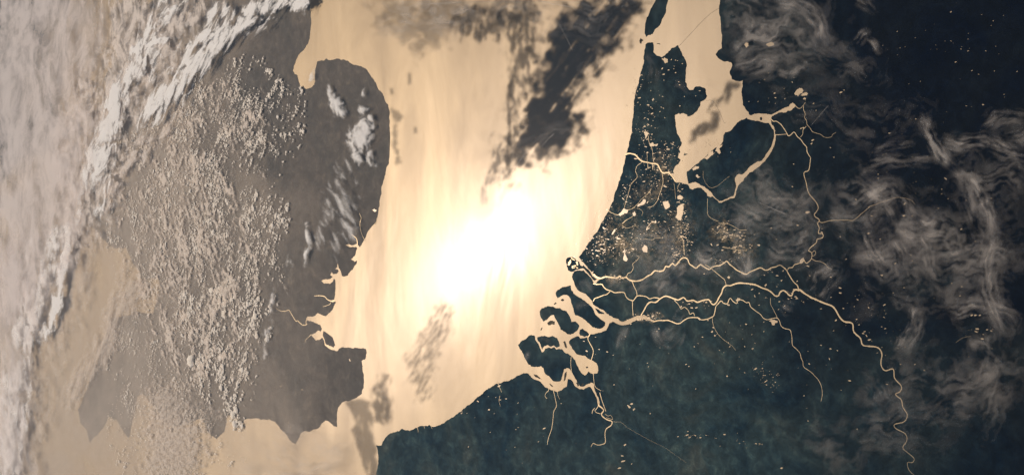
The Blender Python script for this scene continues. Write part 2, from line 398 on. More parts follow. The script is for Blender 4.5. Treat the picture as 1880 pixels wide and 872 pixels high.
# ------------------------------------------------------------------ the hazy land across the sea
eng = px('P', [556, -70], 'U1', [270, 0, 285, 120, 290, 220, 275, 400, 230, 500, 165, 570, 110, 690, 100, 740, 150, 790], 'P', [551, 158, 562, 164, 573, 160, 579, 150],
  'U1', [330, 800, 335, 720, 350, 650, 375, 635, 430, 630, 450, 612, 500, 628, 560, 612, 600, 630, 640, 625, 690, 655, 740, 680, 800, 690, 850, 715, 890, 760, 940, 830],
  'Q2', [442, 310, 465, 345, 485, 385, 490, 440, 492, 520, 488, 600, 475, 640, 460, 690],
  'U2', [1060, 20, 1045, 150, 1040, 240, 1025, 300, 1015, 370, 1000, 440, 945, 480, 920, 510, 885, 590, 850, 650, 815, 710, 798, 690, 785, 670, 765, 675, 720, 690, 690, 675, 640, 685, 690, 705, 770, 705, 785, 720, 765, 790],
  'U3', [900, 100, 940, 130, 968, 112, 965, 150, 920, 220, 860, 285, 840, 292, 795, 290, 785, 240, 760, 200, 748, 140, 742, 190, 720, 210, 760, 235, 735, 265, 700, 270, 680, 245, 660, 280, 690, 300, 660, 325, 600, 330, 558, 345, 590, 380, 640, 375, 680, 365, 700, 325, 715, 325, 722, 400, 718, 500, 705, 562, 660, 568, 665, 580, 728, 590, 690, 670, 640, 720, 610, 750, 570, 735, 520, 710, 490, 745, 440, 750, 398, 755, 388, 790, 395, 808],
  'U4', [405, 170, 440, 180, 500, 205, 545, 225, 565, 270, 555, 300, 520, 288, 495, 315, 442, 335, 480, 380, 530, 400, 575, 365, 595, 430, 600, 460, 640, 490, 690, 512, 750, 518, 775, 490, 830, 488, 880, 485, 930, 495, 1000, 492, 1040, 490, 1070, 500, 1078, 550, 1060, 620, 1040, 622, 1020, 640, 1030, 720, 1045, 800],
  'U5', [1360, 0, 1355, 60, 1340, 110, 1300, 140, 1240, 170, 1180, 185, 1135, 220, 1115, 260, 1108, 330, 1110, 420, 1050, 385, 1005, 360, 970, 385, 940, 430, 880, 450, 810, 460, 770, 485, 745, 540, 720, 580, 695, 570, 660, 530, 620, 470, 560, 405, 520, 370, 480, 348, 430, 350, 400, 355, 340, 342, 290, 345, 245, 355, 228, 410, 205, 370, 180, 330],
  'P', [418, 762, 412, 792, 398, 806, 380, 790, 372, 768, 350, 772, 336, 780, 318, 782, 306, 776, 285, 748, 262, 722, 252, 728, 244, 768, 236, 803, 226, 790, 214, 770, 200, 764, 190, 785, 176, 800, 166, 812, 160, 790, 148, 778, 143, 752, 160, 715, 178, 668, 186, 640, 197, 600, 204, 585, 226, 580, 245, 572, 262, 574, 281, 577, 294, 535, 290, 508, 268, 520, 246, 486, 232, 455, 214, 456, 200, 450, 182, 430, 165, 412, 155, 385, 158, 358, 188, 320, 212, 285, 224, 250, 226, 190, 195, 158, 190, 146, 212, 118, 220, 70, 206, 50, 203, 22, 225, 5, 250, 15, 285, 0, 300, -40])
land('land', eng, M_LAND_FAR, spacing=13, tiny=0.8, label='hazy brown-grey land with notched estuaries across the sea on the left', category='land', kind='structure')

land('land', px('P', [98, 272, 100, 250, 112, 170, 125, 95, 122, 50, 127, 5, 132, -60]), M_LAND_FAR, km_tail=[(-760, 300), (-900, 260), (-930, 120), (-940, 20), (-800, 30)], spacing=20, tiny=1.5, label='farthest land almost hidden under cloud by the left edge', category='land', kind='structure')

# ------------------------------------------------------------------ islands
ISL = [
 ('N1', [470, -30, 430, 60, 390, 140, 355, 220, 338, 310, 335, 390, 350, 425, 400, 405, 430, 385, 450, 340, 500, 300, 535, 220, 575, 150, 580, 80, 600, 0, 610, -40], M_LAND, 'long dark island cut by the top edge of the picture'),
 ('N1', [273, 470, 288, 440, 300, 452, 318, 465, 300, 480, 293, 505, 278, 492], M_BANK, 'tiny grey sandy islet off the strait below the long top island'),
 ('N6', [130, 410, 180, 375, 230, 330, 290, 280, 350, 235, 400, 185, 450, 140, 490, 118, 545, 62], M_LAND, None),
 ('A', [565, 480, 600, 445, 660, 412, 735, 400, 740, 450, 765, 490, 810, 520, 870, 560, 930, 605, 985, 660, 1005, 710, 1050, 760, 1100, 800, 1130, 822, 1125, 855, 1100, 880, 1040, 892, 990, 875, 955, 845, 920, 815, 900, 790, 850, 760, 790, 740, 770, 700, 750, 620, 735, 560, 710, 520, 670, 505, 620, 520, 585, 545, 570, 520], M_LAND, 'long dark delta island just below the harbour spit'),
 ('A', [380, 700, 400, 660, 440, 642, 500, 638, 560, 655, 610, 655, 640, 680, 685, 690, 710, 730, 735, 780, 740, 815, 790, 810, 830, 850, 830, 870, 800, 920, 760, 950, 700, 955, 670, 930, 620, 905, 600, 850, 570, 795, 555, 770, 545, 740, 500, 745, 460, 790, 420, 810, 395, 770, 382, 730], M_LAND, 'rounded dark delta island with a bulbous western head'),
 ('B', [350, 180, 400, 165, 470, 175, 530, 165, 575, 185, 600, 240, 608, 280, 570, 298, 540, 272, 510, 288, 470, 268, 430, 283, 408, 318, 388, 260, 360, 222], M_LAND, 'small greyish delta island hemmed in by a winding channel'),
 ('B', [840, 97, 870, 80, 905, 108, 945, 140, 935, 165, 890, 175, 845, 160, 832, 130], M_LAND, 'smallest dark delta island between two straits, inland of the others'),
 ('A', [1010, 658, 1050, 672, 1112, 708, 1118, 722, 1080, 722, 1040, 702], M_LAND, 'slim dark islet in the middle of the wide estuary'),
 ('A', [465, 828, 500, 800, 550, 808, 548, 845, 480, 852], M_BANK, 'pale sandbank off the mouth of the tidal inlet'),
 ('A', [680, 110, 700, 80, 745, 72, 790, 95, 795, 115, 830, 125, 845, 170, 872, 180, 862, 205, 800, 215, 770, 238, 728, 240, 705, 225, 690, 180], M_LAND, 'harbour island striped with basins at the tip of the spit'),
 ('A', [880, 165, 905, 195, 930, 213, 960, 250, 985, 295, 1035, 322, 1010, 345, 988, 335, 960, 290, 930, 255, 895, 215, 862, 195], M_LAND, 'narrow harbour spit running inland from the striped harbour island'),
 ('U4', [582, 295, 620, 315, 680, 360, 705, 410, 718, 460, 700, 485, 660, 465, 612, 440, 597, 390, 577, 350], M_LAND_FAR, 'hazy island at the mouth of the far river estuary'),
 ('N3', [780, 222, 790, 192, 802, 205, 825, 205, 805, 216, 790, 222], M_LAND, 'tiny dark island in the bright inland lake'),
 ('N5', [528, 420, 545, 405, 558, 420, 550, 442, 535, 442], M_LAND, 'round dot of an island in the narrow tan lake'),
 ('B', [310, 600, 350, 612, 408, 660, 370, 652, 325, 628], M_BANK, 'brown tidal bank at the mouth of the southern estuary'),
 ('B', [668, 588, 686, 572, 672, 665, 655, 682, 660, 630], M_BANK, 'thin brown tidal bank in the bend of the southern estuary'),
 ('B', [490, 708, 520, 725, 535, 745, 510, 738], M_BANK, 'small brown bank in the southern estuary before its bend'),
 ('B', [795, 700, 812, 695, 830, 730, 815, 742], M_BANK, 'small brown bank in the southern estuary beyond its bend'),
 ('B', [850, 722, 868, 705, 890, 715, 868, 735], M_BANK, 'farthest inland brown bank of the southern estuary'),
 ('B', [650, 230, 668, 222, 692, 300, 680, 305, 660, 262], M_BANK, 'thin brown bank in the middle tidal inlet'),
 ('B', [385, 95, 400, 70, 412, 68, 398, 100], M_BANK, 'dark sliver of a bank at the mouth of the middle inlet'),
 ('A', [620, 570, 640, 548, 660, 565, 640, 578], M_BANK, 'speck of a bank in the northern tidal inlet'),
 ('A', [540, 612, 560, 590, 575, 605, 555, 616], M_BANK, 'speck of a bank outside the northern tidal inlet'),
 ('B', [905, 522, 925, 512, 935, 525, 918, 535], M_BANK, 'speck of a bank in the wide eastern basin'),
 ('N1', [468, 500, 500, 498, 515, 512, 490, 508], M_BANK, 'dark speck of a bank inside the tidal strait'),
]
for k, l, mat, lab in ISL:
    if lab is None:
        p = px('N6', l, 'N5', [112, 622, 135, 580, 180, 570, 210, 550, 270, 470, 300, 450, 380, 415, 395, 432, 480, 452, 570, 472, 628, 474, 655, 512, 684, 550, 692, 590, 688, 650, 668, 720, 638, 780],
               'N6', [1022, 235, 985, 283, 940, 290, 880, 330, 830, 370, 790, 420, 760, 440, 720, 435, 680, 480, 690, 540, 695, 570, 680, 620, 665, 685, 620, 700, 560, 725, 500, 745, 470, 720, 430, 675, 380, 620, 330, 575, 270, 545, 210, 530, 150, 545, 140, 500, 130, 450])
        lab = 'large dark polder island wrapped by a bright curved moat'
    else:
        p = px(k, l)
    land('island', p, mat, h=0.07 if mat is M_BANK else 0.06, spacing=5, tiny=0.45 if k != 'U4' else 0.8, label=lab, category='island')
strip('dike', px('N1', [730, 528, 850, 400, 960, 280, 1080, 165, 1188, 95]), 0.16, 0.16, M_BANK, h=0.03, depth=0.06, wobble=0.004, label='hair-thin straight dike across the water right of the long top island', category='dike')
strip('dike', px('N2', [1035, 345, 1110, 345, 1175, 440, 1210, 520, 1246, 600], 'N5', [140, 468]), 0.10, 0.10, M_BANK, h=0.03, depth=0.06, wobble=0.004, label='faint thin dike bent across the bright inland lake', category='dike')

# ------------------------------------------------------------------ rivers and canals
RIV = [
 ('wide bright river winding down the right side in many bends', 1.25, 0.24, ('Q8', [115, 190, 150, 215, 200, 238, 240, 255, 262, 290, 280, 308, 310, 315, 315, 345, 340, 370, 350, 395, 400, 402, 418, 425, 415, 465, 430, 488, 460, 482, 465, 515, 490, 545, 485, 565, 468, 575, 490, 595, 495, 620, 512, 650, 500, 675, 465, 685, 470, 700, 505, 720, 510, 745, 495, 770, 515, 790, 537, 810, 530, 825, 512, 825, 520, 855, 550, 880])),
 ('bright river running left from the fork of the big river', 1.0, 0.95, ('D', [1170, 583, 1130, 570, 1100, 590, 1085, 635, 1055, 635, 1020, 600, 985, 580, 950, 600, 930, 640, 890, 640, 850, 600, 800, 570, 740, 550, 690, 525, 640, 510, 560, 500, 480, 495, 420, 510, 380, 525, 330, 525, 295, 560, 280, 610, 250, 660, 225, 710, 195, 740, 165, 730, 140, 690, 110, 685, 60, 695, 0, 715], 'C', [1140, 692, 1070, 700, 1030, 660, 970, 688, 920, 675, 870, 655, 820, 645, 765, 672, 710, 715, 650, 712, 610, 745, 580, 800, 540, 866])),
 ('upper bright river running left to the harbour spit', 0.7, 1.15, ('D', [1165, 580, 1145, 520, 1110, 490, 1075, 440, 1045, 390, 1020, 345, 980, 310, 945, 290, 900, 310, 850, 320, 810, 345, 770, 345, 725, 320, 660, 345, 600, 370, 560, 395, 500, 370, 450, 345, 410, 310, 370, 280, 340, 245, 310, 265, 260, 295, 220, 300, 170, 315, 140, 340, 80, 310, 41, 285], 'C', [1200, 300, 1170, 325, 1130, 300, 1095, 275, 1075, 225, 1040, 205, 1000, 220, 960, 270, 930, 295, 900, 272, 860, 310, 825, 305, 800, 350, 750, 362, 700, 355, 660, 395, 610, 420, 560, 455, 500, 472, 440, 470, 400, 455, 370, 430, 320, 440, 300, 415, 270, 435, 200, 430, 130, 425, 90, 440, 40, 430, 0, 395])),
 ('river branch looping from the middle river to the harbour', 0.6, 0.8, ('C', [750, 668, 690, 662, 640, 675, 600, 650, 540, 640, 495, 645, 460, 690, 440, 695, 400, 680, 370, 650, 350, 605, 300, 600, 240, 605, 200, 585, 150, 570, 115, 540, 95, 510, 40, 510, -5, 502])),
 ('short river joining the upper and middle rivers', 0.5, 0.5, ('C', [440, 475, 465, 540, 490, 590, 497, 640])),
 ('short straight channel down to the wide estuary', 0.45, 0.5, ('C', [445, 698, 445, 780, 452, 866])),
 ('crooked channel left of the river branch', 0.5, 0.6, ('C', [190, 590, 150, 625, 110, 635, 50, 660, 15, 670, -6, 705])),
 ('small crooked stream rising from the upper river', 0.4, 0.25, ('C', [370, 430, 395, 385, 430, 370, 455, 320, 445, 280, 490, 240, 520, 200, 490, 180])),
 ('lower winding river feeding the wide estuary', 0.75, 0.3, ('F', [685, 313, 740, 300, 800, 300, 850, 298, 900, 315, 950, 335, 990, 330, 1030, 300, 1080, 272, 1140, 265, 1200, 270], 'G', [50, 292, 110, 285, 150, 270, 190, 245, 205, 190, 215, 140, 240, 110, 275, 75, 300, 100, 345, 108, 365, 60, 385, 48, 410, 80, 455, 105, 465, 65, 520, 68, 560, 95, 595, 95, 610, 140, 650, 175, 675, 195, 725, 230, 755, 270, 800, 290, 850, 280, 910, 270, 940, 300, 960, 360, 1000, 390, 1060, 405, 1075, 440, 1085, 500, 1090, 580, 1130, 620, 1175, 670, 1190, 730, 1210, 770, 1220, 830], 'Q8', [160, 495, 190, 530, 200, 570, 195, 600])),
 ('dead-end creek below the middle river', 0.35, 0.4, ('C', [920, 690, 970, 740, 1000, 790, 1040, 770, 1085, 810, 1100, 850, 1140, 835, 1155, 870])),
 ('straight canal slanting between the upper and middle rivers', 0.4, 0.35, ('D', [90, 285, 150, 320, 210, 370, 270, 420, 315, 460, 330, 512])),
 ('thin straight canal slanting down from the lower river', 0.22, 0.14, ('G', [175, 270, 180, 330, 210, 410, 270, 490, 340, 545, 400, 590, 440, 640])),
 ('thin canal linking the middle and lower rivers', 0.25, 0.25, ('G', [840, 40, 840, 110, 870, 170, 905, 240, 915, 268])),
 ('river winding down from the narrow tan lake', 0.55, 0.5, ('N5', [650, 420, 685, 455, 720, 455, 770, 490, 800, 530, 830, 575, 855, 620, 885, 610, 915, 580, 935, 590, 960, 630, 1000, 665, 1030, 710, 1065, 750, 1070, 800, 1090, 840, 1110, 870], 'Q4', [156, 585, 150, 625, 132, 635, 140, 670, 150, 710, 175, 740, 185, 765, 170, 790, 188, 806], 'U8', [525, 160, 505, 190, 525, 240, 515, 300, 560, 305, 570, 340, 540, 360, 500, 370, 490, 410, 430, 460, 403, 500, 440, 525, 435, 590, 400, 630, 370, 640, 340, 590, 300, 640, 240, 660, 220, 690, 180, 695, 160, 720])),
 ('little river loop beside the winding river', 0.3, 0.3, ('U8', [440, 525, 470, 500, 485, 530, 460, 560, 437, 556])),
 ('thin stream leaving the winding river to the right', 0.3, 0.18, ('U8', [435, 590, 480, 615, 540, 625, 590, 650, 620, 685, 670, 715])),
 ('straight canal running right from the winding river', 0.35, 0.15, ('U8', [525, 165, 560, 180, 640, 158, 740, 152, 840, 150, 910, 155, 960, 120, 1010, 75, 1060, 35, 1100, 0], 'Q4', [370, 760, 440, 735, 480, 725, 525, 735, 540, 750])),
 ('crooked stream at the end of the tapering lake', 0.35, 0.25, ('U7', [372, 210, 410, 245, 440, 240, 470, 205, 490, 180])),
 ('crooked stream falling below the paired lakes', 0.32, 0.15, ('U7', [470, 215, 470, 260, 490, 310, 480, 345, 505, 390, 510, 430, 545, 470, 570, 510, 620, 530, 660, 540, 700, 570, 740, 580, 790, 570, 800, 545, 840, 520])),
 ('short creek left of the stream below the paired lakes', 0.3, 0.3, ('U7', [500, 450, 465, 490, 460, 540, 435, 575])),
 ('short level channel joining moat and winding river', 0.35, 0.35, ('U7', [146, 548, 200, 546, 270, 540])),
 ('canal running straight down from the southern estuary', 0.42, 0.4, ('E', [222, 90, 245, 190, 260, 280, 230, 340, 220, 430, 205, 540, 170, 640, 155, 720])),
 ('short creek left of the southern canal', 0.35, 0.3, ('E', [172, 76, 168, 105, 140, 130, 130, 165, 150, 195])),
 ('short creek right of the southern canal', 0.22, 0.18, ('E', [268, 115, 280, 165, 300, 205])),
 ('river curling on inland from the southern estuary', 1.15, 0.3, ('E', [740, 260, 745, 275, 780, 300, 800, 330, 775, 370, 790, 400, 840, 435, 895, 455, 885, 500, 830, 540, 815, 600, 820, 690, 790, 715, 730, 725, 680, 705, 655, 745])),
 ('long harbour dock beside the inland end of the southern estuary', 0.6, 0.55, ('E', [755, 125, 775, 200, 800, 270, 825, 340])),
 ('crooked harbour dock left of the curling river', 0.4, 0.4, ('E', [740, 275, 720, 310, 700, 330, 712, 350, 735, 360, 765, 368])),
 ('stub of a harbour dock left of the curling river', 0.4, 0.4, ('E', [668, 365, 675, 330, 700, 300])),
 ('lower harbour dock right of the curling river', 0.22, 0.2, ('E', [815, 370, 850, 392, 880, 385, 905, 430, 860, 420, 830, 410])),
 ('thin canal from the eastern basin to the harbour docks', 0.28, 0.28, ('B', [995, 598, 1000, 680, 1020, 750, 1085, 790])),
 ('faint canal slanting right from the harbour docks', 0.10, 0.06, ('E', [905, 455, 930, 460, 1000, 465, 1040, 500], 'Q7', [430, 700, 500, 740, 560, 770, 640, 825])),
 ('curved channel between the strait and the eastern basin', 0.5, 0.5, ('B', [960, 140, 930, 195, 960, 260, 990, 320, 990, 370, 970, 440])),
 ('narrow canal cutting the peninsula above the southern estuary', 0.28, 0.28, ('B', [740, 400, 735, 480, 745, 580])),
 ('canal from the sea lock across to the inland lake', 0.95, 1.0, ('N3', [108, 218, 150, 200, 220, 212, 260, 250, 310, 290, 360, 300, 420, 315, 480, 325, 510, 380, 540, 420, 600, 420, 640, 450, 690, 522])),
 ('thin canal falling to the sea-lock canal', 0.28, 0.28, ('N3', [375, 0, 390, 90, 420, 150, 430, 250, 445, 312])),
 ('thin ditch left of the canal falling to the sea-lock canal', 0.18, 0.18, ('N3', [360, 190, 365, 240, 362, 296])),
 ('ring canal winding down left below the sea-lock canal', 0.28, 0.22, ('N3', [245, 212, 262, 262, 300, 300, 250, 340, 230, 400, 250, 470, 180, 550, 150, 650, 120, 750, 100, 830])),
 ('ring canal curving down right below the sea-lock canal', 0.28, 0.25, ('N3', [535, 425, 545, 520, 530, 590, 500, 680, 480, 740, 430, 800, 370, 815])),
 ('short slanting canal above the white lake', 0.22, 0.3, ('N3', [410, 600, 380, 650, 300, 720, 260, 770, 190, 830, 130, 850])),
 ('crooked stream below the inland lake corner', 0.22, 0.2, ('N3', [740, 530, 710, 600, 750, 635])),
 ('straight thin canal below the inland lake corner', 0.14, 0.14, ('N3', [670, 540, 680, 620, 690, 720])),
 ('dock fingers on the sea-lock canal', 0.35, 0.35, ('N3', [370, 300, 372, 370, 400, 352])),
 ('second dock finger on the sea-lock canal', 0.35, 0.35, ('N3', [425, 315, 428, 385])),
 ('far river snaking inland from the notched estuary', 1.1, 0.45, ('U3', [398, 765, 385, 822, 398, 842, 350, 850, 310, 820, 290, 800, 270, 805, 235, 750, 210, 710, 190, 680, 150, 690, 100, 690, 60, 670, 40, 655])),
 ('far creek below the rounded cape', 1.0, 0.5, ('U3', [715, 576, 660, 572, 620, 550, 600, 525, 540, 515, 480, 518])),
 ('small far creek branching under the cape', 0.5, 0.3, ('U3', [670, 588, 660, 610, 630, 625, 580, 640])),
 ('thin far inlet running up behind the coast', 0.55, 0.4, ('U2', [865, 622, 830, 540, 815, 440, 830, 380, 810, 320])),
 ('far inlet bending left at the forked estuary', 0.9, 0.6, ('U2', [788, 680, 775, 610, 720, 565])),
 ('far creek lying along the shore', 0.6, 0.4, ('U2', [960, 470, 1000, 425, 1012, 372])),
 ('far inlet in the marshes', 0.7, 0.4, ('U4', [445, 335, 410, 370, 380, 400, 375, 430])),
 ('channel behind the hazy estuary island', 0.7, 0.8, ('U4', [570, 360, 597, 400, 603, 445, 650, 478, 690, 505])),
 ('crooked stream left of the straight canal below the moat', 0.2, 0.2, ('N8', [430, 215, 430, 300, 435, 400, 480, 445, 550, 475])),
 ('thin bright stream under the grey veil', 0.25, 0.2, ('N8', [580, 500, 660, 505, 740, 540, 800, 575, 870, 572])),
 ('broken bright stream above the upper river', 0.3, 0.2, ('N8', [600, 770, 680, 782, 760, 800, 880, 812])),
 ('small stream falling into the upper river', 0.35, 0.3, ('N8', [120, 640, 150, 690, 160, 770, 165, 860])),
 ('thin bright stream between the coastal lakes', 0.3, 0.25, ('N7', [350, 290, 400, 320, 470, 340, 530, 290, 600, 280, 660, 255])),
 ('short bright stream below the coastal lakes', 0.4, 0.25, ('N7', [515, 440, 560, 400, 630, 360, 650, 340])),
 ('crooked brook right of the coastal lakes', 0.22, 0.22, ('N7', [680, 265, 720, 275, 750, 310, 735, 350])),
 ('wavy brook in the shining polders', 0.2, 0.2, ('N7', [510, 460, 560, 490, 620, 480, 660, 465, 700, 490])),
 ('long thin brook across the shining polders', 0.15, 0.15, ('N7', [760, 610, 850, 625, 900, 605, 980, 605])),
 ('faint stream left of the far-right ponds', 0.12, 0.12, ('Q8', [690, 385, 715, 368, 745, 362])),
 ('short harbour inlet on the straight continental coast', 0.5, 0.3, ('U6', [955, 160, 975, 205, 992, 245])),
 ('thin dock behind the short harbour inlet', 0.3, 0.2, ('U6', [978, 270, 972, 310, 982, 350])),
 ('notched harbour mouth near the end of the continental coast', 0.45, 0.3, ('U6', [348, 505, 358, 520, 362, 548])),
 ('second notch of the harbour near the end of the coast', 0.3, 0.2, ('U6', [405, 498, 410, 520])),
 ('third notch of the harbour near the end of the coast', 0.3, 0.2, ('U6', [455, 495, 468, 520])),
 ('narrow ditch across the polder island', 0.12, 0.12, ('N6', [320, 400, 320, 470, 350, 540, 400, 590, 480, 570, 560, 505, 620, 460])),
]
for lab, w0, w1, tr in RIV:
    far = tr[0] in ('U2', 'U3', 'U4')
    strip('river', px(*tr), w0, w1, M_RIVER, h=0.075 + 0.00002 * len(lab), wobble=0.06, label=lab, category='river', kind='structure')

# ------------------------------------------------------------------ lakes
LAK = [
 ('N4', [600, 140, 625, 125, 650, 130, 665, 115, 690, 120, 692, 150, 655, 162, 620, 155], 'small cream lake under the grey veil at the top'),
 ('N4', [355, 140, 370, 115, 400, 125, 405, 150, 375, 175], 'dim round lake by the veiled north shore'),
 ('U7', [365, 75, 385, 45, 420, 15, 450, 15, 470, 40, 455, 70, 430, 75, 410, 110, 375, 95], 'larger of the paired lakes above the winding river'),
 ('U7', [432, 95, 460, 72, 500, 60, 522, 75, 505, 100, 460, 105], 'slanting lower one of the paired lakes'),
 ('U7', [462, 140, 480, 120, 502, 130, 490, 150], 'dot of a lake just below the paired lakes'),
 ('N7', [685, 235, 700, 215, 740, 190, 760, 160, 785, 170, 780, 200, 755, 225, 720, 235, 690, 248], 'brightest white lake of the shining polders'),
 ('N7', [630, 320, 655, 300, 675, 330, 660, 355, 635, 345], 'small round lake below the brightest polder lake'),
 ('N7', [470, 340, 500, 310, 530, 265, 560, 280, 580, 290, 575, 315, 540, 320, 500, 350], 'speckled lake nearest the coast in the polders'),
 ('N7', [975, 195, 1000, 190, 1040, 180, 1060, 235, 1030, 270, 1005, 270, 990, 230], 'square tan lake in the polders'),
 ('N7', [1140, 270, 1160, 235, 1200, 220, 1215, 270, 1210, 330, 1190, 395, 1160, 400, 1120, 370, 1140, 330], 'tall bright lake right of the square tan lake'),
 ('N7', [790, 500, 820, 450, 860, 410, 900, 400, 905, 430, 870, 440, 830, 460, 820, 500, 790, 520], 'bent lake below the square tan lake'),
 ('N7', [740, 730, 765, 680, 800, 700, 800, 770, 760, 765], 'dull round lake above the upper river'),
 ('N7', [390, 565, 420, 505, 440, 515, 410, 560], 'slim slanting lake close behind the beach'),
 ('N7', [525, 850, 538, 720, 555, 800, 580, 840, 560, 872], 'spindle-shaped lake close behind the harbour'),
 ('N7', [1145, 130, 1180, 115, 1210, 140, 1195, 165, 1150, 160], 'lake just above the tall bright lake'),
 ('N2', [325, 700, 350, 695, 385, 720, 350, 770, 335, 790], 'small bright lake on the peninsula above the sea-lock canal'),
 ('N2', [385, 835, 430, 820, 490, 835, 480, 855, 395, 860], 'low wide lake on the peninsula above the sea-lock canal'),
 ('N6', [330, 255, 380, 200, 430, 170, 440, 200, 400, 235, 360, 270], 'bright marsh lake on the upper shore of the polder island'),
 ('N6', [455, 170, 490, 120, 545, 95, 530, 120, 500, 150, 520, 190, 500, 205, 480, 180], 'ragged marsh lake at the top corner of the polder island'),
 ('N6', [195, 375, 220, 350, 270, 345, 270, 370, 205, 395], 'small marsh lake at the left corner of the polder island'),
 ('N6', [235, 455, 255, 440, 285, 470, 265, 480], 'round pond on the left of the polder island'),
 ('N1', [530, 680, 560, 660, 600, 680, 600, 715, 570, 730, 555, 700], 'cream lake just behind the tidal bay of the peninsula'),
 ('G', [820, 300, 850, 290, 920, 300, 920, 320, 890, 330, 880, 355, 855, 350, 850, 320], 'frayed bright lake on the lower winding river'),
 ('G', [443, 70, 465, 40, 495, 50, 490, 70, 460, 85], 'round lake on the lower winding river'),
 ('D', [345, 430, 360, 415, 380, 430, 370, 447], 'pond right of the slanting canal'),
 ('U8', [365, 65, 375, 50, 415, 52, 412, 65, 385, 68, 378, 80], 'hook-shaped pond left of the winding river'),
 ('U8', [300, 640, 325, 590, 345, 575, 355, 610, 330, 640, 315, 650], 'flooded bend left of the winding river end'),
 ('A', [745, 75, 790, 105, 780, 112, 740, 88], 'upper basin of the striped harbour island'),
 ('A', [705, 130, 735, 100, 740, 135, 712, 170, 700, 168], 'left basin of the striped harbour island'),
 ('A', [750, 175, 790, 165, 795, 178, 765, 190, 820, 195, 812, 205, 755, 205], 'lower basin of the striped harbour island'),
 ('A', [795, 125, 815, 130, 820, 165, 805, 168], 'right basin of the striped harbour island'),
 ('U2', [955, 285, 980, 270, 1010, 290, 1000, 302, 975, 300], 'far coastal lagoon near the cape'),
 ('Q4', [0, 160, 15, 155, 12, 170, 2, 172], 'small cream pond under the veil at the top'),
]
def pond_outline(pts, n_min=8):
    return roughen(pts, 0.10, 0.35)
def flat_lake(name, g, h, mat, **kw):
    c = g.mean(0)
    n = len(g)
    v = np.vstack([shell(g[:, 0], g[:, 1], h), shell(c[:1], c[1:], h)])
    i = np.arange(n)
    f = np.stack([i, (i + 1) % n, np.full(n, n)], 1)
    o = mesh_object(name, v, f, mat)
    return props(o, **kw)
for j, (k, l, lab) in enumerate(LAK):
    g = pond_outline(to_ground(px(k, l)))
    a = 0.5 * np.sum(g[:, 0] * np.roll(g[:, 1], -1) - np.roll(g[:, 0], -1) * g[:, 1])
    if a < 0: g = g[::-1]
    flat_lake('lake', g, 0.080 + 0.0003 * j, M_RIVER if 'basin' in lab else M_LAKE, label=lab, category='lake', kind='structure')

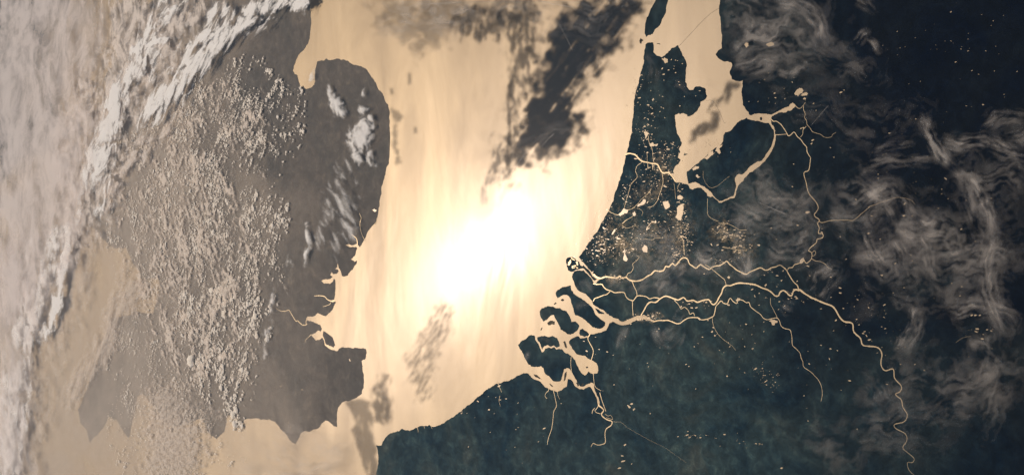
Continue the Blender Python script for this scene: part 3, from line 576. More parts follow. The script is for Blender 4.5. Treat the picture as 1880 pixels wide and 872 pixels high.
# small ponds and gravel pits: traced ones first, then the countless specks of the flooded polders
def blob(u, v, w, hh, ang, n=9, jit=0.3):
    a = np.linspace(0, 2 * math.pi, n, endpoint=False)
    r = 1 + jit * rng.standard_normal(n) * 0.6
    x = w * np.cos(a) * r; y = hh * np.sin(a) * r
    return np.stack([u + x * math.cos(ang) - y * math.sin(ang), v + x * math.sin(ang) + y * math.cos(ang)], 1)
POND = [('Q4', [672, 45, 3.2, 475, 117, 3, 735, 145, 2, 735, 188, 3, 800, 188, 3, 832, 262, 2.5, 543, 438, 3.2, 445, 490, 4, 790, 385, 4, 728, 390, 3, 167, 381, 3, 652, 656, 5, 638, 695, 3.5, 638, 712, 3, 323, 733, 4.5, 500, 792, 4, 530, 793, 3.5, 380, 793, 3, 370, 857, 4, 145, 780, 5, 108, 828, 3.5, 90, 686, 3, 405, 640, 3, 405, 655, 2.5, 95, 603, 2.5, 242, 578, 2.5, 820, 728, 2.5, 905, 573, 2.5, 710, 842, 4, 662, 730, 2.5, 160, 528, 4, 165, 515, 4, 130, 470, 4, 122, 472, 4, 268, 340, 5, 280, 332, 3, 12, 838, 3, 560, 300, 2, 820, 95, 2, 785, 55, 2, 865, 58, 2]),
        ('Q8', [468, 95, 4, 530, 85, 3, 525, 65, 2.5, 420, 138, 3.5, 265, 185, 4, 265, 203, 4, 330, 228, 3.5, 370, 257, 3.5, 428, 247, 4, 460, 203, 3, 500, 184, 2.5, 277, 260, 4, 250, 303, 4, 325, 300, 3, 335, 320, 3, 355, 345, 4.5, 362, 360, 5, 372, 375, 4.5, 350, 352, 4, 487, 465, 3, 540, 465, 2.5, 575, 487, 3, 438, 538, 3, 195, 395, 4, 230, 408, 4, 226, 445, 4, 152, 463, 4, 300, 525, 4, 147, 672, 3, 748, 285, 4.5, 762, 285, 5, 778, 285, 4.5, 768, 335, 6, 765, 345, 5, 788, 372, 4, 805, 338, 4, 820, 342, 4, 705, 214, 4, 712, 180, 2.5, 675, 168, 2.5, 328, 702, 3, 232, 145, 3, 95, 190, 3.5, 88, 205, 3, 105, 220, 3, 50, 845, 5, 42, 235, 3, 18, 310, 5, 610, 222, 2, 762, 14, 2.5, 133, 580, 3]),
        ('Q7', [320, 410, 3.5, 498, 460, 2.5, 375, 540, 3, 675, 555, 2.5, 508, 645, 2.5, 118, 700, 4, 780, 722, 4, 610, 730, 2.5, 790, 508, 3.5, 640, 465, 3, 650, 472, 3, 670, 400, 3, 700, 365, 2.5, 800, 400, 3, 690, 300, 4, 720, 302, 4, 735, 345, 4, 745, 360, 4, 740, 330, 3, 860, 318, 4, 925, 345, 3, 855, 400, 3, 540, 335, 3, 390, 300, 2.5, 430, 620, 6, 440, 610, 6, 448, 630, 4, 405, 800, 5, 415, 760, 5, 408, 820, 5, 395, 845, 5, 440, 830, 3, 930, 505, 3, 935, 540, 3, 920, 480, 3]),
        ('Q6', [745, 322, 3, 755, 645, 3, 815, 600, 3.5, 780, 768, 3.5, 893, 545, 4, 897, 595, 3, 170, 558, 4, 345, 450, 4, 92, 545, 3]),
        ('D', [915, 410, 14, 965, 465, 10, 785, 518, 14, 630, 568, 14, 660, 645, 10, 985, 355, 12, 860, 370, 8, 770, 405, 8, 710, 612, 8, 1145, 475, 10, 1080, 665, 9, 1125, 650, 10, 1140, 672, 9, 360, 745, 14, 105, 715, 12, 80, 390, 10, 290, 120, 16, 165, 58, 14, 235, 60, 16]),
        ('U8', [280, 208, 13, 1085, 303, 12, 1130, 102, 10, 765, 338, 7, 655, 802, 10, 555, 290, 9, 558, 250, 7, 1222, 368, 10, 1238, 780, 10, 832, 597, 7, 415, 785, 7, 35, 370, 8]),
        ('N2', [300, 50, 7, 310, 105, 7, 290, 185, 8, 253, 238, 8, 235, 268, 6, 405, 230, 7, 435, 320, 6, 378, 395, 13, 420, 492, 13, 372, 555, 9, 565, 540, 8, 330, 632, 8, 738, 405, 9, 790, 298, 7, 920, 290, 7, 965, 232, 7, 735, 165, 9, 725, 130, 9, 688, 25, 7, 555, 110, 7, 510, 470, 8, 550, 430, 9]),
        ('N1', [640, 685, 8, 710, 697, 8, 688, 692, 6, 672, 760, 6, 668, 790, 6, 535, 787, 9, 608, 805, 10, 690, 838, 8, 765, 732, 6, 303, 860, 8])]
n_pond = 0
for k, l in POND:
    x0, y0, s = K[k]
    for i in range(0, len(l), 3):
        w = l[i + 2] / s * rng.uniform(0.75, 1.05)
        g = to_ground(blob(x0 + l[i] / s, y0 + l[i + 1] / s, w * rng.uniform(0.9, 1.5), w * rng.uniform(0.45, 0.7), rng.normal(0, 0.5)))[::-1]
        a = 0.5 * np.sum(g[:, 0] * np.roll(g[:, 1], -1) - np.roll(g[:, 0], -1) * g[:, 1])
        if a < 0: g = g[::-1]
        flat_lake('lake', g, 0.092 + 0.0001 * (n_pond % 60), M_LAKE, label='speck of a pond glinting like a spark on the dark continent', category='lake', group='glinting ponds on the continent', kind='structure')
        n_pond += 1
CL = [((1100, 440), 32, 40, 90), ((1130, 455), 40, 25, 80), ((1165, 440), 40, 30, 50), ((1110, 395), 20, 35, 30), ((1190, 330), 40, 40, 70), ((1225, 320), 25, 30, 40), ((1150, 360), 18, 20, 30), ((1255, 440), 16, 30, 110), ((1250, 385), 14, 30, 55), ((1345, 432), 26, 9, 75), ((1325, 420), 16, 16, 35), ((1360, 455), 22, 10, 45), ((1205, 295), 20, 25, 40), ((1230, 275), 20, 16, 40), ((1185, 250), 18, 24, 45), ((1190, 190), 30, 45, 35), ((1165, 160), 8, 35, 25),
      ((1200, 410), 45, 30, 40), ((1130, 510), 14, 5, 22), ((1180, 585), 16, 6, 45), ((1200, 580), 14, 8, 40), ((1300, 270), 30, 22, 26), ((1420, 500), 60, 30, 26), ((1460, 550), 50, 25, 30), ((1350, 620), 60, 60, 24), ((1400, 680), 25, 25, 30), ((1420, 700), 16, 20, 20), ((1700, 300), 130, 120, 40), ((1750, 90), 110, 80, 34), ((1600, 560), 60, 50, 26), ((1800, 600), 60, 60, 18), ((1280, 800), 30, 5, 22), ((1360, 810), 40, 10, 14), ((1500, 650), 60, 80, 24), ((960, 770), 120, 60, 14), ((880, 740), 60, 30, 12), ((1150, 660), 120, 60, 22), ((1330, 480), 40, 8, 30), ((1240, 470), 14, 14, 40), ((1650, 640), 40, 40, 16), ((1290, 560), 40, 10, 16), ((1430, 170), 60, 50, 24)]
pv, pf, base = [], [], 0
for (u, v), su, sv, n in CL:
    for _ in range(n):
        uu = u + rng.normal(0, su * 0.55); vv = v + rng.normal(0, sv * 0.55)
        w = min(2.4, 0.55 * math.exp(rng.normal(0, 0.5))) * (1.15 if u < 1400 else 0.9)
        g = to_ground(blob(uu, vv, w * rng.uniform(0.9, 2.2), w * 0.6, rng.normal(-0.1, 0.4), 6))[::-1]
        hgt = 0.1 + 0.0002 * (base % 97)
        pv.append(shell(g[:, 0], g[:, 1], hgt)); c = g.mean(0); pv.append(shell(c[:1], c[1:], hgt))
        pf += [(base + q, base + (q + 1) % 6, base + 6) for q in range(6)]
        base += 7
props(mesh_object('flood_water', np.vstack(pv), pf, M_LAKE), 'countless sparkling specks of flooded polders and ditches on the continent', 'water', kind='stuff')

# ------------------------------------------------------------------ the air
hm, hnt, hout = new_mat('air')
hv = N(hnt, 'ShaderNodeVolumePrincipled')
hv.inputs['Color'].default_value = (0.50, 0.70, 1.0, 1)
hv.inputs['Density'].default_value = 0.00026
hv.inputs['Anisotropy'].default_value = 0.7
hnt.links.new(hv.outputs[0], hout.inputs['Volume'])
hx, hy = (-2700, 1400), (-1600, 1600)
hz0 = float(shell(np.array(-2700.0), np.array(1600.0)).min()) - 20.0
hz1 = 540.0
hvx = [(x, y, z) for x in hx for y in hy for z in (hz0, hz1)]
hf = [(0, 1, 3, 2), (4, 6, 7, 5), (0, 4, 5, 1), (2, 3, 7, 6), (0, 2, 6, 4), (1, 5, 7, 3)]
haze = mesh_object('haze', hvx, hf, hm, shade=False)
props(haze, 'pale air that veils the far land and sea', 'haze', kind='stuff')

# ------------------------------------------------------------------ fields of uneven cover: calm water, painted cloud shade, haze and clouds
def along(u, v, p):
    """Nearest distance to a line, signed across it, the length along it, and the share of the line passed."""
    best = np.full(u.shape, 1e18); S = np.zeros(u.shape); Dd = np.zeros(u.shape); l = 0.0
    for a, b in zip(p[:-1], p[1:]):
        d = b - a; L = math.hypot(*d)
        if L < 1e-6: continue
        t = ((u - a[0]) * d[0] + (v - a[1]) * d[1]) / L
        tc = np.clip(t, 0, L)
        ex = u - a[0] - d[0] / L * tc; ey = v - a[1] - d[1] / L * tc
        r = ex * ex + ey * ey
        m = r < best
        best[m] = r[m]; S[m] = (l + tc)[m]
        Dd[m] = (np.sign(d[0] * ey - d[1] * ex) * np.sqrt(r))[m]
        l += L
    return Dd, S, S / max(l, 1e-6)
def inside(u, v, p):
    r = np.zeros(u.shape, bool)
    for (x1, y1), (x2, y2) in zip(p, np.roll(p, -1, 0)):
        if y1 == y2: continue
        r ^= ((y1 > v) != (y2 > v)) & (u < (x2 - x1) * (v - y1) / (y2 - y1) + x1)
    return r
def poly_soft(u, v, p, soft):
    d, _, _ = along(u, v, np.vstack([p, p[:1]]))
    d = np.abs(d); s = np.where(inside(u, v, p), d, -d)
    return smooth(-soft, soft, s)

def field(name, box, step, fn, h, relief, material, thr=0.015, bottom=0.0, parent=None, **kw):
    u0, v0, u1, v1 = box
    us = np.arange(u0, u1 + step, step); vv = np.arange(v0, v1 + step, step)
    u, v = np.meshgrid(us, vv, indexing='ij')
    x, y = at(u, v, h)
    D, Z = fn(u, v, x, y)
    D = np.clip(D, 0, 1)
    D[D < thr] = 0
    q = grid_faces(len(us), len(vv))
    dd = D.ravel()
    q = q[(dd[q] > 0).any(1)]
    used = np.zeros(dd.size, bool); used[q.ravel()] = True
    idx = np.cumsum(used) - 1
    # (x, y) was taken on the shell at height h; bring it back to the sphere's own chart
    pos = shell(x * R / (R + h), y * R / (R + h), h + relief * Z).reshape(-1, 3)
    q = idx[q][:, ::-1]
    o = mesh_object(name, pos[used], q, material, parent)
    set_attr(o, 'cover', dd[used])
    return props(o, **kw)

def blur(D, n=1):
    for _ in range(n):
        for ax in (0, 1):
            D = 0.25 * np.roll(D, 1, ax) + 0.5 * D + 0.25 * np.roll(D, -1, ax)
    return D

# --- calm, mirror-smooth water away from the glare: dark; some sheets stand in for cloud shade
def calm_shade(poly, soft, streak, seed, amount=1.0, ang=0.0, cut=(-0.25, 0.25), **kw):
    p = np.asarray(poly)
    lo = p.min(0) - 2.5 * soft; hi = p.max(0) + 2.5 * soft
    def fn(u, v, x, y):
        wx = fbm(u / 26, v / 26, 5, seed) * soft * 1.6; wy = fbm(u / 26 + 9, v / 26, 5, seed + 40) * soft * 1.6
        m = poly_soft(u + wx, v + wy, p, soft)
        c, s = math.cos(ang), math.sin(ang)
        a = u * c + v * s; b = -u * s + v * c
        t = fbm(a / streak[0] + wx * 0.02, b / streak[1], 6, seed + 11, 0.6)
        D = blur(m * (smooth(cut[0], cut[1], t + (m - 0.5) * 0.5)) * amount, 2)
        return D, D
    return field('calm_shade_water', (*lo, *hi), 1.7, fn, 0.012, 0.0, M_CALM_SHADE, category='water', kind='structure', **kw)
calm_shade(px('Q3', [500, -10, 430, 90, 350, 200, 300, 280, 235, 335, 268, 430, 268, 470, 190, 560, 120, 580, 30, 600, -25, 660, -28, 560, 30, 460, 60, 380, 90, 300, 110, 180, 140, 120, 190, 40, 240, -10]), 24, (60, 9), 3, 0.94, -0.95, (-0.7, 0.1), label='broad dark patch of smooth sea left of the long peninsula')
calm_shade(px('P', [985, -5, 995, 40, 985, 90, 970, 160, 955, 230, 945, 300, 930, 320, 932, 240, 925, 190, 930, 120, 925, 60, 900, 40, 930, 10, 950, -5]), 13, (9, 30), 8, 0.58, 0.0, (-0.25, 0.5), label='dark smooth streaks fraying the left side of the big dark sea patch')
calm_shade(px('P', [934, 140, 940, 150, 938, 215, 934, 300, 928, 318, 930, 250, 933, 190]), 4, (7, 40), 9, 0.55, 0.0, (-0.45, 0.2), label='thin upright dark line of smooth water beside the glare')
calm_shade(px('P', [905, 270, 925, 255, 915, 320, 895, 375, 880, 370, 893, 320]), 7, (6, 26), 10, 0.55, 0.0, (-0.2, 0.4), label='dark smooth flecks at the upper edge of the glare')
calm_shade(px('P', [825, 25, 880, 10, 925, 20, 910, 75, 870, 80, 835, 60]), 12, (9, 34), 12, 0.6, 0.1, (-0.25, 0.45), label='dark smooth flecks near the top of the sea')
calm_shade(px('Q6', [690, 230, 740, 270, 690, 380, 650, 520, 640, 600, 600, 590, 560, 540, 545, 470, 590, 370, 640, 290]), 14, (22, 4), 14, 0.45, 2.1, (-0.2, 0.7), label='wispy dark patch of smooth sea below the glare')
calm_shade(px('Q6', [440, 540, 470, 510, 485, 560, 490, 640, 470, 690, 440, 680, 425, 620]), 10, (24, 9), 16, 0.5, 1.6, (-0.4, 0.2), label='soft dark patch in the strait off the square cape')
calm_shade(px('U5', [1180, 190, 1240, 172, 1310, 150, 1400, 205, 1432, 280, 1445, 500, 1480, 600, 1492, 780, 1478, 900, 1390, 900, 1310, 640, 1255, 470, 1275, 390, 1230, 270]), 5, (40, 14), 18, 0.42, 1.5, (-0.6, -0.05), label='grey smooth lane of water through the narrow strait')
calm_shade(px('N2', [848, 838, 905, 700, 935, 605, 1060, 600, 1105, 520, 1090, 485, 1160, 445, 1185, 560, 1170, 640, 1060, 705, 960, 755]), 6, (34, 10), 20, 0.6, -0.9, (-1.0, 0.2), label='dark smooth wedge in the bright inland lake')
calm_shade(px('N4', [150, 585, 240, 570, 330, 565, 322, 610, 280, 650, 200, 700, 120, 800, 15, 860, -60, 905, -40, 850, 30, 780, 100, 715]), 6, (6, 30), 22, 0.6, 0.3, (-0.7, 0.3), label='dark smooth band along the lake shore under the veil')
calm_shade(px('Q2', [500, 395, 525, 410, 540, 430, 520, 470, 520, 545, 540, 600, 515, 600, 500, 560, 497, 500, 505, 460, 495, 425]), 5, (14, 14), 24, 0.36, 0.0, (-0.3, 0.2), label='row of painted cloud-shadow spots off the far eastern shore')  # this and the next specks: cloud shadows laid on as dark sheets
calm_shade(px('Q2', [560, 270, 570, 275, 570, 310, 560, 312]), 2.5, (14, 14), 25, 0.38, 0.0, (-0.9, -0.2), label='single painted speck of cloud shadow off the far shore')
calm_shade(px('Q2', [580, 465, 590, 470, 590, 490, 581, 490]), 2.0, (14, 14), 26, 0.38, 0.0, (-0.9, -0.2), label='lowest painted speck of cloud shadow off the far shore')
calm_shade(px('Q2', [492, 325, 502, 325, 502, 345, 494, 348]), 2.0, (14, 14), 27, 0.38, 0.0, (-0.9, -0.2), label='painted speck of cloud shadow close to the far shore')

calm_shade(px('P', [690, -5, 830, -5, 900, 10, 870, 30, 830, 60, 790, 95, 760, 90, 740, 60, 700, 50]), 22, (16, 40), 28, 0.34, 0.5, (-0.7, 0.2), label='dim soft patch painted as thin haze at the top of the sea')  # dark sheet in place of thin haze dimming the sea
calm_shade(px('P', [890, -5, 1000, -5, 1000, 25, 960, 60, 900, 45]), 14, (12, 18), 30, 0.5, 0.2, (-0.3, 0.35), label='mottled smooth water at the top beside the big dark patch')

# --- wet polder ground that shines dully between the ponds
def wet(spots, seed, label):
    s = np.array(spots, float); lo = (s[:, :2] - 2.2 * s[:, 2:4]).min(0); hi = (s[:, :2] + 2.2 * s[:, 2:4]).max(0)
    def fn(u, v, x, y):
        m = np.zeros(u.shape)
        for a, b_, ru, rv, w in s: m = np.maximum(m, w * np.exp(-((u - a) / ru) ** 2 - ((v - b_) / rv) ** 2))
        t = fbm(x / 2.2, y / 1.5, 5, seed, 0.65); t2 = fbm(x / 9, y / 9, 4, seed + 7)
        lake = np.zeros(u.shape)
        D = m * smooth(-0.25, 0.75, t * 0.9 + t2 * 0.75) * smooth(1063, 1075, u + 0.55 * (v - 471))
        return D, D
    return field('wet_ground', (*lo, *hi), 1.2, fn, 0.068, 0.0, M_WET, label=label, category='ground', kind='structure')
wet([(1110, 440, 34, 34, .34), (1150, 450, 45, 26, .32), (1140, 395, 40, 30, .2), (1210, 440, 40, 40, .26), (1252, 430, 18, 50, .34), (1200, 350, 45, 35, .16), (1215, 305, 30, 25, .18), (1130, 512, 20, 6, .5)], 401, 'dull shining wet ground behind the beach among the coastal lakes')
wet([(1345, 435, 34, 14, .34), (1325, 420, 22, 22, .24), (1360, 458, 28, 14, .3), (1195, 582, 22, 9, .42)], 411, 'dull shining wet ground under the veil inland of the coastal lakes')

# --- high ice cloud: combed along traced strokes
def cirrus(label, strokes, h=9.5, seed=0, step=1.5, relief=0.35, group=None):
    lines = [(dense(px(*t)), w, a, fib) for t, w, a, fib in strokes]
    lo = np.min([p.min(0) - 2.6 * w for p, w, a, f in lines], 0); hi = np.max([p.max(0) + 2.6 * w for p, w, a, f in lines], 0)
    def fn(u, v, x, y):
        D = np.zeros(u.shape)
        w1 = fbm(u / 55, v / 55, 4, seed + 1); w2 = fbm(u / 55 + 31, v / 55 + 7, 4, seed + 2)
        for i, (p, w, a, fib) in enumerate(lines):
            uu = u + w1 * w * 0.7; vv = v + w2 * w * 0.7
            d, s, f = along(uu, vv, p)
            e = np.exp(-(d / w) ** 2) * smooth(-0.02, 0.2, f + 0.02) * (1 - 0.75 * smooth(0.75, 1.0, f))
            L = fib
            t = fbm(s / (30.0 * L) + w1 * 0.25, d / (3.0 * L) + w2 * 0.4 + i * 3.7, 6, seed + 5 + i, 0.52)
            t2 = fbm(u / 42 + i, v / 42, 3, seed + 25 + i, 0.5)
            D += 1.65 * a * e * smooth(-0.35, 0.9, t * 0.9 + t2 * 0.75)
        D = blur(1 - np.exp(-D), 1)
        return D, D + 0.3 * w1
    return field('cirrus_cloud', (*lo, *hi), step, fn, h, relief, M_CIRRUS, thr=0.012, label=label, category='cloud', group=group or 'high ice clouds over the continent')
cirrus('broad grey-brown veil over the top of the inland lake', [(('P', [1330, -10, 1400, 30, 1480, 20]), 45, 0.30, 3), (('P', [1345, 80, 1400, 70, 1470, 60]), 38, 0.36, 3), (('P', [1345, 125, 1385, 118, 1430, 110]), 20, 0.45, 2), (('P', [1400, -5, 1460, 15, 1500, 40, 1515, 72]), 12, 0.35, 1.5)], seed=10)
cirrus('thin wisp trailing down right of the grey-brown top veil', [(('Q4', [90, -10, 150, 20, 180, 60, 200, 130, 215, 160]), 9, 0.5, 1.2)], seed=20)
cirrus('small torn tuft near the top right of the dark land', [(('Q4', [325, 165, 345, 135, 365, 120]), 7, 0.6, 1), (('Q4', [350, 135, 385, 155, 410, 190]), 5, 0.5, 1), (('Q4', [320, -10, 355, 10, 380, 30]), 10, 0.35, 1.2)], seed=25)
cirrus('short pale streak above the paired lakes', [(('Q4', [30, 262, 75, 272, 110, 258, 140, 232]), 5, 0.55, 1), (('Q4', [130, 230, 150, 245]), 7, 0.3, 1)], seed=30)
cirrus('long pale streak falling down the right side of the dark land', [(('P', [1690, 205, 1705, 245, 1725, 280, 1755, 308, 1790, 335, 1812, 385, 1825, 440]), 11, 0.62, 1.3), (('P', [1750, 300, 1775, 350, 1790, 395, 1815, 430]), 16, 0.3, 1.5), (('P', [1822, 430, 1812, 490, 1820, 560, 1850, 605]), 14, 0.4, 1.5)], seed=35)
cirrus('ragged grey band reaching the right edge above the long streak', [(('P', [1725, 268, 1770, 262, 1810, 262, 1850, 280, 1890, 295]), 14, 0.5, 1.4), (('P', [1800, 235, 1850, 215, 1895, 225]), 14, 0.25, 1.6), (('P', [1850, 260, 1895, 250]), 18, 0.22, 1.5)], seed=41)
cirrus('hooked swirls of cloud at the end of the straight canal', [(('P', [1560, 378, 1600, 352, 1640, 350, 1660, 365, 1665, 395]), 14, 0.5, 1.3), (('P', [1590, 345, 1630, 380, 1640, 405]), 8, 0.45, 1), (('P', [1668, 372, 1675, 398, 1700, 410, 1720, 400]), 10, 0.55, 1.2), (('P', [1640, 425, 1690, 425, 1740, 440]), 20, 0.35, 1.8), (('P', [1520, 395, 1570, 400, 1620, 395]), 14, 0.25, 1.8)], seed=47)
cirrus('faint level veil between hooked swirls and the dark upper land', [(('P', [1575, 318, 1610, 300, 1660, 298, 1720, 292]), 10, 0.32, 1.8), (('P', [1605, 278, 1640, 268, 1672, 260]), 7, 0.3, 1.3)], seed=53)
cirrus('combed grey wisps right of the winding river lower end', [(('P', [1585, 430, 1605, 470, 1620, 505]), 14, 0.45, 1.2), (('P', [1640, 440, 1655, 480, 1672, 515]), 15, 0.5, 1.2), (('P', [1690, 430, 1700, 470, 1712, 505]), 13, 0.35, 1.2), (('P', [1560, 470, 1640, 470, 1700, 460]), 26, 0.2, 2)], seed=59)
cirrus('round pale puff of veil above the fork of the big river', [(('P', [1490, 535, 1510, 512, 1535, 495]), 17, 0.55, 1.2), (('P', [1430, 560, 1455, 575]), 15, 0.2, 1.4)], seed=65)
cirrus('narrow pale flame-shaped wisp right of the big river', [(('P', [1678, 560, 1674, 590, 1662, 612, 1645, 642]), 6, 0.75, 0.9), (('P', [1690, 565, 1685, 610, 1665, 640]), 8, 0.35, 1)], seed=71)
cirrus('wide brown veil crossing the lower right of the dark land', [(('P', [1735, 568, 1780, 570, 1830, 565, 1860, 595]), 16, 0.35, 2), (('P', [1740, 720, 1790, 700, 1850, 690]), 28, 0.17, 2), (('P', [1690, 770, 1740, 745, 1800, 740]), 24, 0.14, 2), (('P', [1780, 620, 1815, 650, 1805, 690]), 14, 0.25, 1.5)], seed=77)
cirrus('faint brown veil by the lower bends of the big river', [(('P', [1560, 770, 1620, 760, 1690, 750]), 20, 0.13, 2), (('P', [1600, 700, 1620, 730]), 24, 0.16, 1.4)], seed=83)
cirrus('brown veil crossing behind the lower part of the long streak', [(('P', [1720, 480, 1790, 470, 1860, 480]), 30, 0.28, 2)], seed=85)
cirrus('bright billowy veil over the upper river near the slanting canal', [(('P', [1270, 465, 1300, 475, 1325, 470]), 22, 0.55, 1.5), (('P', [1372, 440, 1374, 470, 1370, 500]), 11, 0.6, 1.2), (('P', [1340, 475, 1365, 500, 1400, 490]), 18, 0.35, 1.5)], seed=89)
cirrus('grey veil right of the moat round the polder island', [(('P', [1370, 300, 1400, 345, 1450, 370, 1500, 360]), 30, 0.28, 2), (('P', [1360, 380, 1410, 400, 1470, 410]), 30, 0.3, 2), (('P', [1400, 450, 1450, 455, 1490, 440]), 28, 0.3, 2)], seed=95)
cirrus('combed pale veil between the upper and middle rivers', [(('P', [1165, 535, 1195, 500, 1240, 470]), 18, 0.3, 1.3), (('P', [1205, 545, 1225, 510, 1260, 480]), 22, 0.4, 1.3), (('P', [1120, 520, 1150, 510]), 18, 0.25, 1.6), (('P', [1150, 430, 1200, 440, 1260, 420]), 34, 0.26, 2)], seed=101)
cirrus('faint ring-shaped wisp below the lower winding river', [(('F', [690, 370, 720, 450, 780, 540, 880, 580, 970, 550, 1010, 470, 1000, 370]), 7, 0.35, 1), (('F', [780, 420, 860, 470, 960, 420]), 14, 0.18, 1.3), (('F', [960, 310, 985, 240, 1030, 200]), 8, 0.25, 1)], seed=107)
cirrus('thin pale wisp hanging below the wide estuary', [(('F', [400, 350, 350, 430, 310, 520, 265, 690]), 7, 0.3, 1)], seed=113)
cirrus('pale wisp brushed over the western peninsula tip of the delta', [(('B', [210, 440, 230, 390, 245, 350]), 4, 0.22, 0.8)], seed=119)
cirrus('pale wisp over the small delta island in its winding channel', [(('B', [390, 190, 440, 230, 470, 260]), 7, 0.2, 1)], seed=120)
cirrus('pale wisp over the land just below the harbour spit', [(('A', [850, 350, 900, 400, 930, 480]), 12, 0.2, 1.2)], seed=122)
cirrus('pale wisp across the long delta island', [(('A', [800, 680, 880, 640, 930, 660]), 8, 0.2, 1)], seed=123)
cirrus('faint grey veil over the upper end of the dark peninsula', [(('P', [1185, 100, 1200, 130, 1195, 160]), 12, 0.16, 1.5)], seed=121)
cirrus('faint grey smudge on the headland into the inland lake', [(('P', [1240, 150, 1265, 165]), 9, 0.14, 1.5)], seed=124)
cirrus('smoky grey wisps across the big dark sea patch', [(('P', [1050, 10, 1090, 30, 1130, 10, 1170, -5]), 20, 0.22, 1.5), (('P', [1000, 60, 1050, 50, 1110, 70, 1140, 50]), 16, 0.10, 1.5), (('P', [1060, 150, 1090, 110, 1110, 80]), 12, 0.15, 1.2), (('P', [950, 285, 1000, 250, 1060, 230]), 12, 0.18, 1.2)], seed=127, group='high ice clouds over the sea')
cirrus('dim brown veil along the top of the sea', [(('P', [700, 10, 760, 30, 830, 15, 900, 5]), 34, 0.42, 2), (('P', [720, 70, 790, 60, 820, 85]), 20, 0.22, 1.6), (('P', [905, 20, 950, 15, 1000, 25]), 22, 0.25, 1.5)], seed=131, group='high ice clouds over the sea')
cirrus('pale smear over the sea at the bottom left', [(('P', [480, 830, 560, 850, 640, 820]), 26, 0.25, 2.5), (('P', [430, 860, 520, 872, 620, 868]), 20, 0.25, 2.5), (('P', [500, 800, 530, 790, 600, 830]), 14, 0.2, 1.5)], h=6, seed=137, group='high ice clouds over the sea')

cirrus('very broad faint brown veil over the middle of the right side', [(('P', [1540, 330, 1650, 420, 1780, 450, 1890, 430]), 60, 0.16, 3), (('P', [1560, 500, 1700, 520, 1890, 540]), 55, 0.13, 3), (('P', [1760, 380, 1820, 330, 1890, 340]), 45, 0.16, 3)], seed=141, h=11)
cirrus('very broad faint brown veil low on the right side', [(('P', [1600, 680, 1720, 700, 1890, 680]), 55, 0.12, 3), (('P', [1480, 830, 1600, 800, 1720, 800]), 40, 0.10, 3), (('P', [1790, 600, 1830, 700, 1800, 780]), 40, 0.12, 3)], seed=147, h=11)
cirrus('very broad faint brown veil between the moat and the big river', [(('P', [1280, 420, 1400, 400, 1540, 440]), 55, 0.14, 3), (('P', [1130, 480, 1230, 490, 1330, 520]), 40, 0.14, 3)], seed=151, h=11)
cirrus('faint brown veil trailing right from the top grey-brown veil', [(('P', [1420, 20, 1500, 90, 1560, 130, 1600, 120]), 40, 0.15, 2.5), (('P', [1400, 170, 1500, 190, 1580, 230, 1700, 200]), 36, 0.09, 2.5)], seed=157, h=11)

# --- contrails
def contrail(label, tr, w, dens, h=10.5):
    p = dense(px(*tr), 8); g = to_ground(p, h) * R / (R + h)
    t = np.gradient(g, axis=0); t /= np.linalg.norm(t, axis=1, keepdims=True); nr = np.stack([-t[:, 1], t[:, 0]], 1)
    n = len(g); f = np.linspace(0, 1, n); V = []; D = []
    prof = [(-1, 0, 0), (-0.4, 0.8, 0.15), (0, 1, 0.25), (0.4, 0.8, 0.15), (1, 0, 0)]
    for k, d, z in prof:
        q = g + nr * (k * w / 2 * (0.7 + 0.5 * f))[:, None]
        V.append(shell(q[:, 0], q[:, 1], h + z * w)); D.append(0.6 * d * dens * (0.75 + 0.5 * noise(f * 14, 0 * f, int(p[0, 0]))) * smooth(0, 0.1, f) * smooth(0, 0.1, 1 - f))
    i = np.arange(n - 1)
    F = np.vstack([np.stack([k * n + i, k * n + i + 1, (k + 1) * n + i + 1, (k + 1) * n + i], 1) for k in range(4)])[:, ::-1]
    o = mesh_object('contrail', np.vstack(V), F, M_CIRRUS)
    set_attr(o, 'cover', np.clip(np.concatenate(D), 0, 1))
    return props(o, label, 'contrail', 'vapour trails')
contrail('pale straight vapour trail at the very top of the sea', ('Q2', [590, 16, 680, 14, 755, 9]), 1.0, 0.7)
contrail('pale vapour trail at the top left of the big dark sea patch', ('Q3', [75, -2, 150, 15, 225, 28]), 1.0, 0.6)
contrail('thin trail slanting down right inside the big dark sea patch', ('Q3', [158, 65, 195, 130, 225, 190]), 0.8, 0.45)
contrail('thin trail slanting down left inside the big dark sea patch', ('Q3', [155, 62, 130, 105, 103, 152]), 0.8, 0.4)
contrail('pale slanting trail left of the lower end of the dark sea patch', ('Q3', [0, 640, 30, 590, 62, 545]), 1.2, 0.5)
contrail('short pale trail at the lower end of the dark sea patch', ('Q3', [105, 540, 130, 515, 158, 488]), 1.2, 0.5)
contrail('straight pale trail slanting right below the moat', ('N8', [1005, 255, 1120, 305, 1250, 362, 1340, 400]), 0.8, 0.55)
contrail('thin bright trail slanting up beside the crooked stream', ('U7', [550, 450, 650, 330, 760, 205]), 0.55, 0.45)

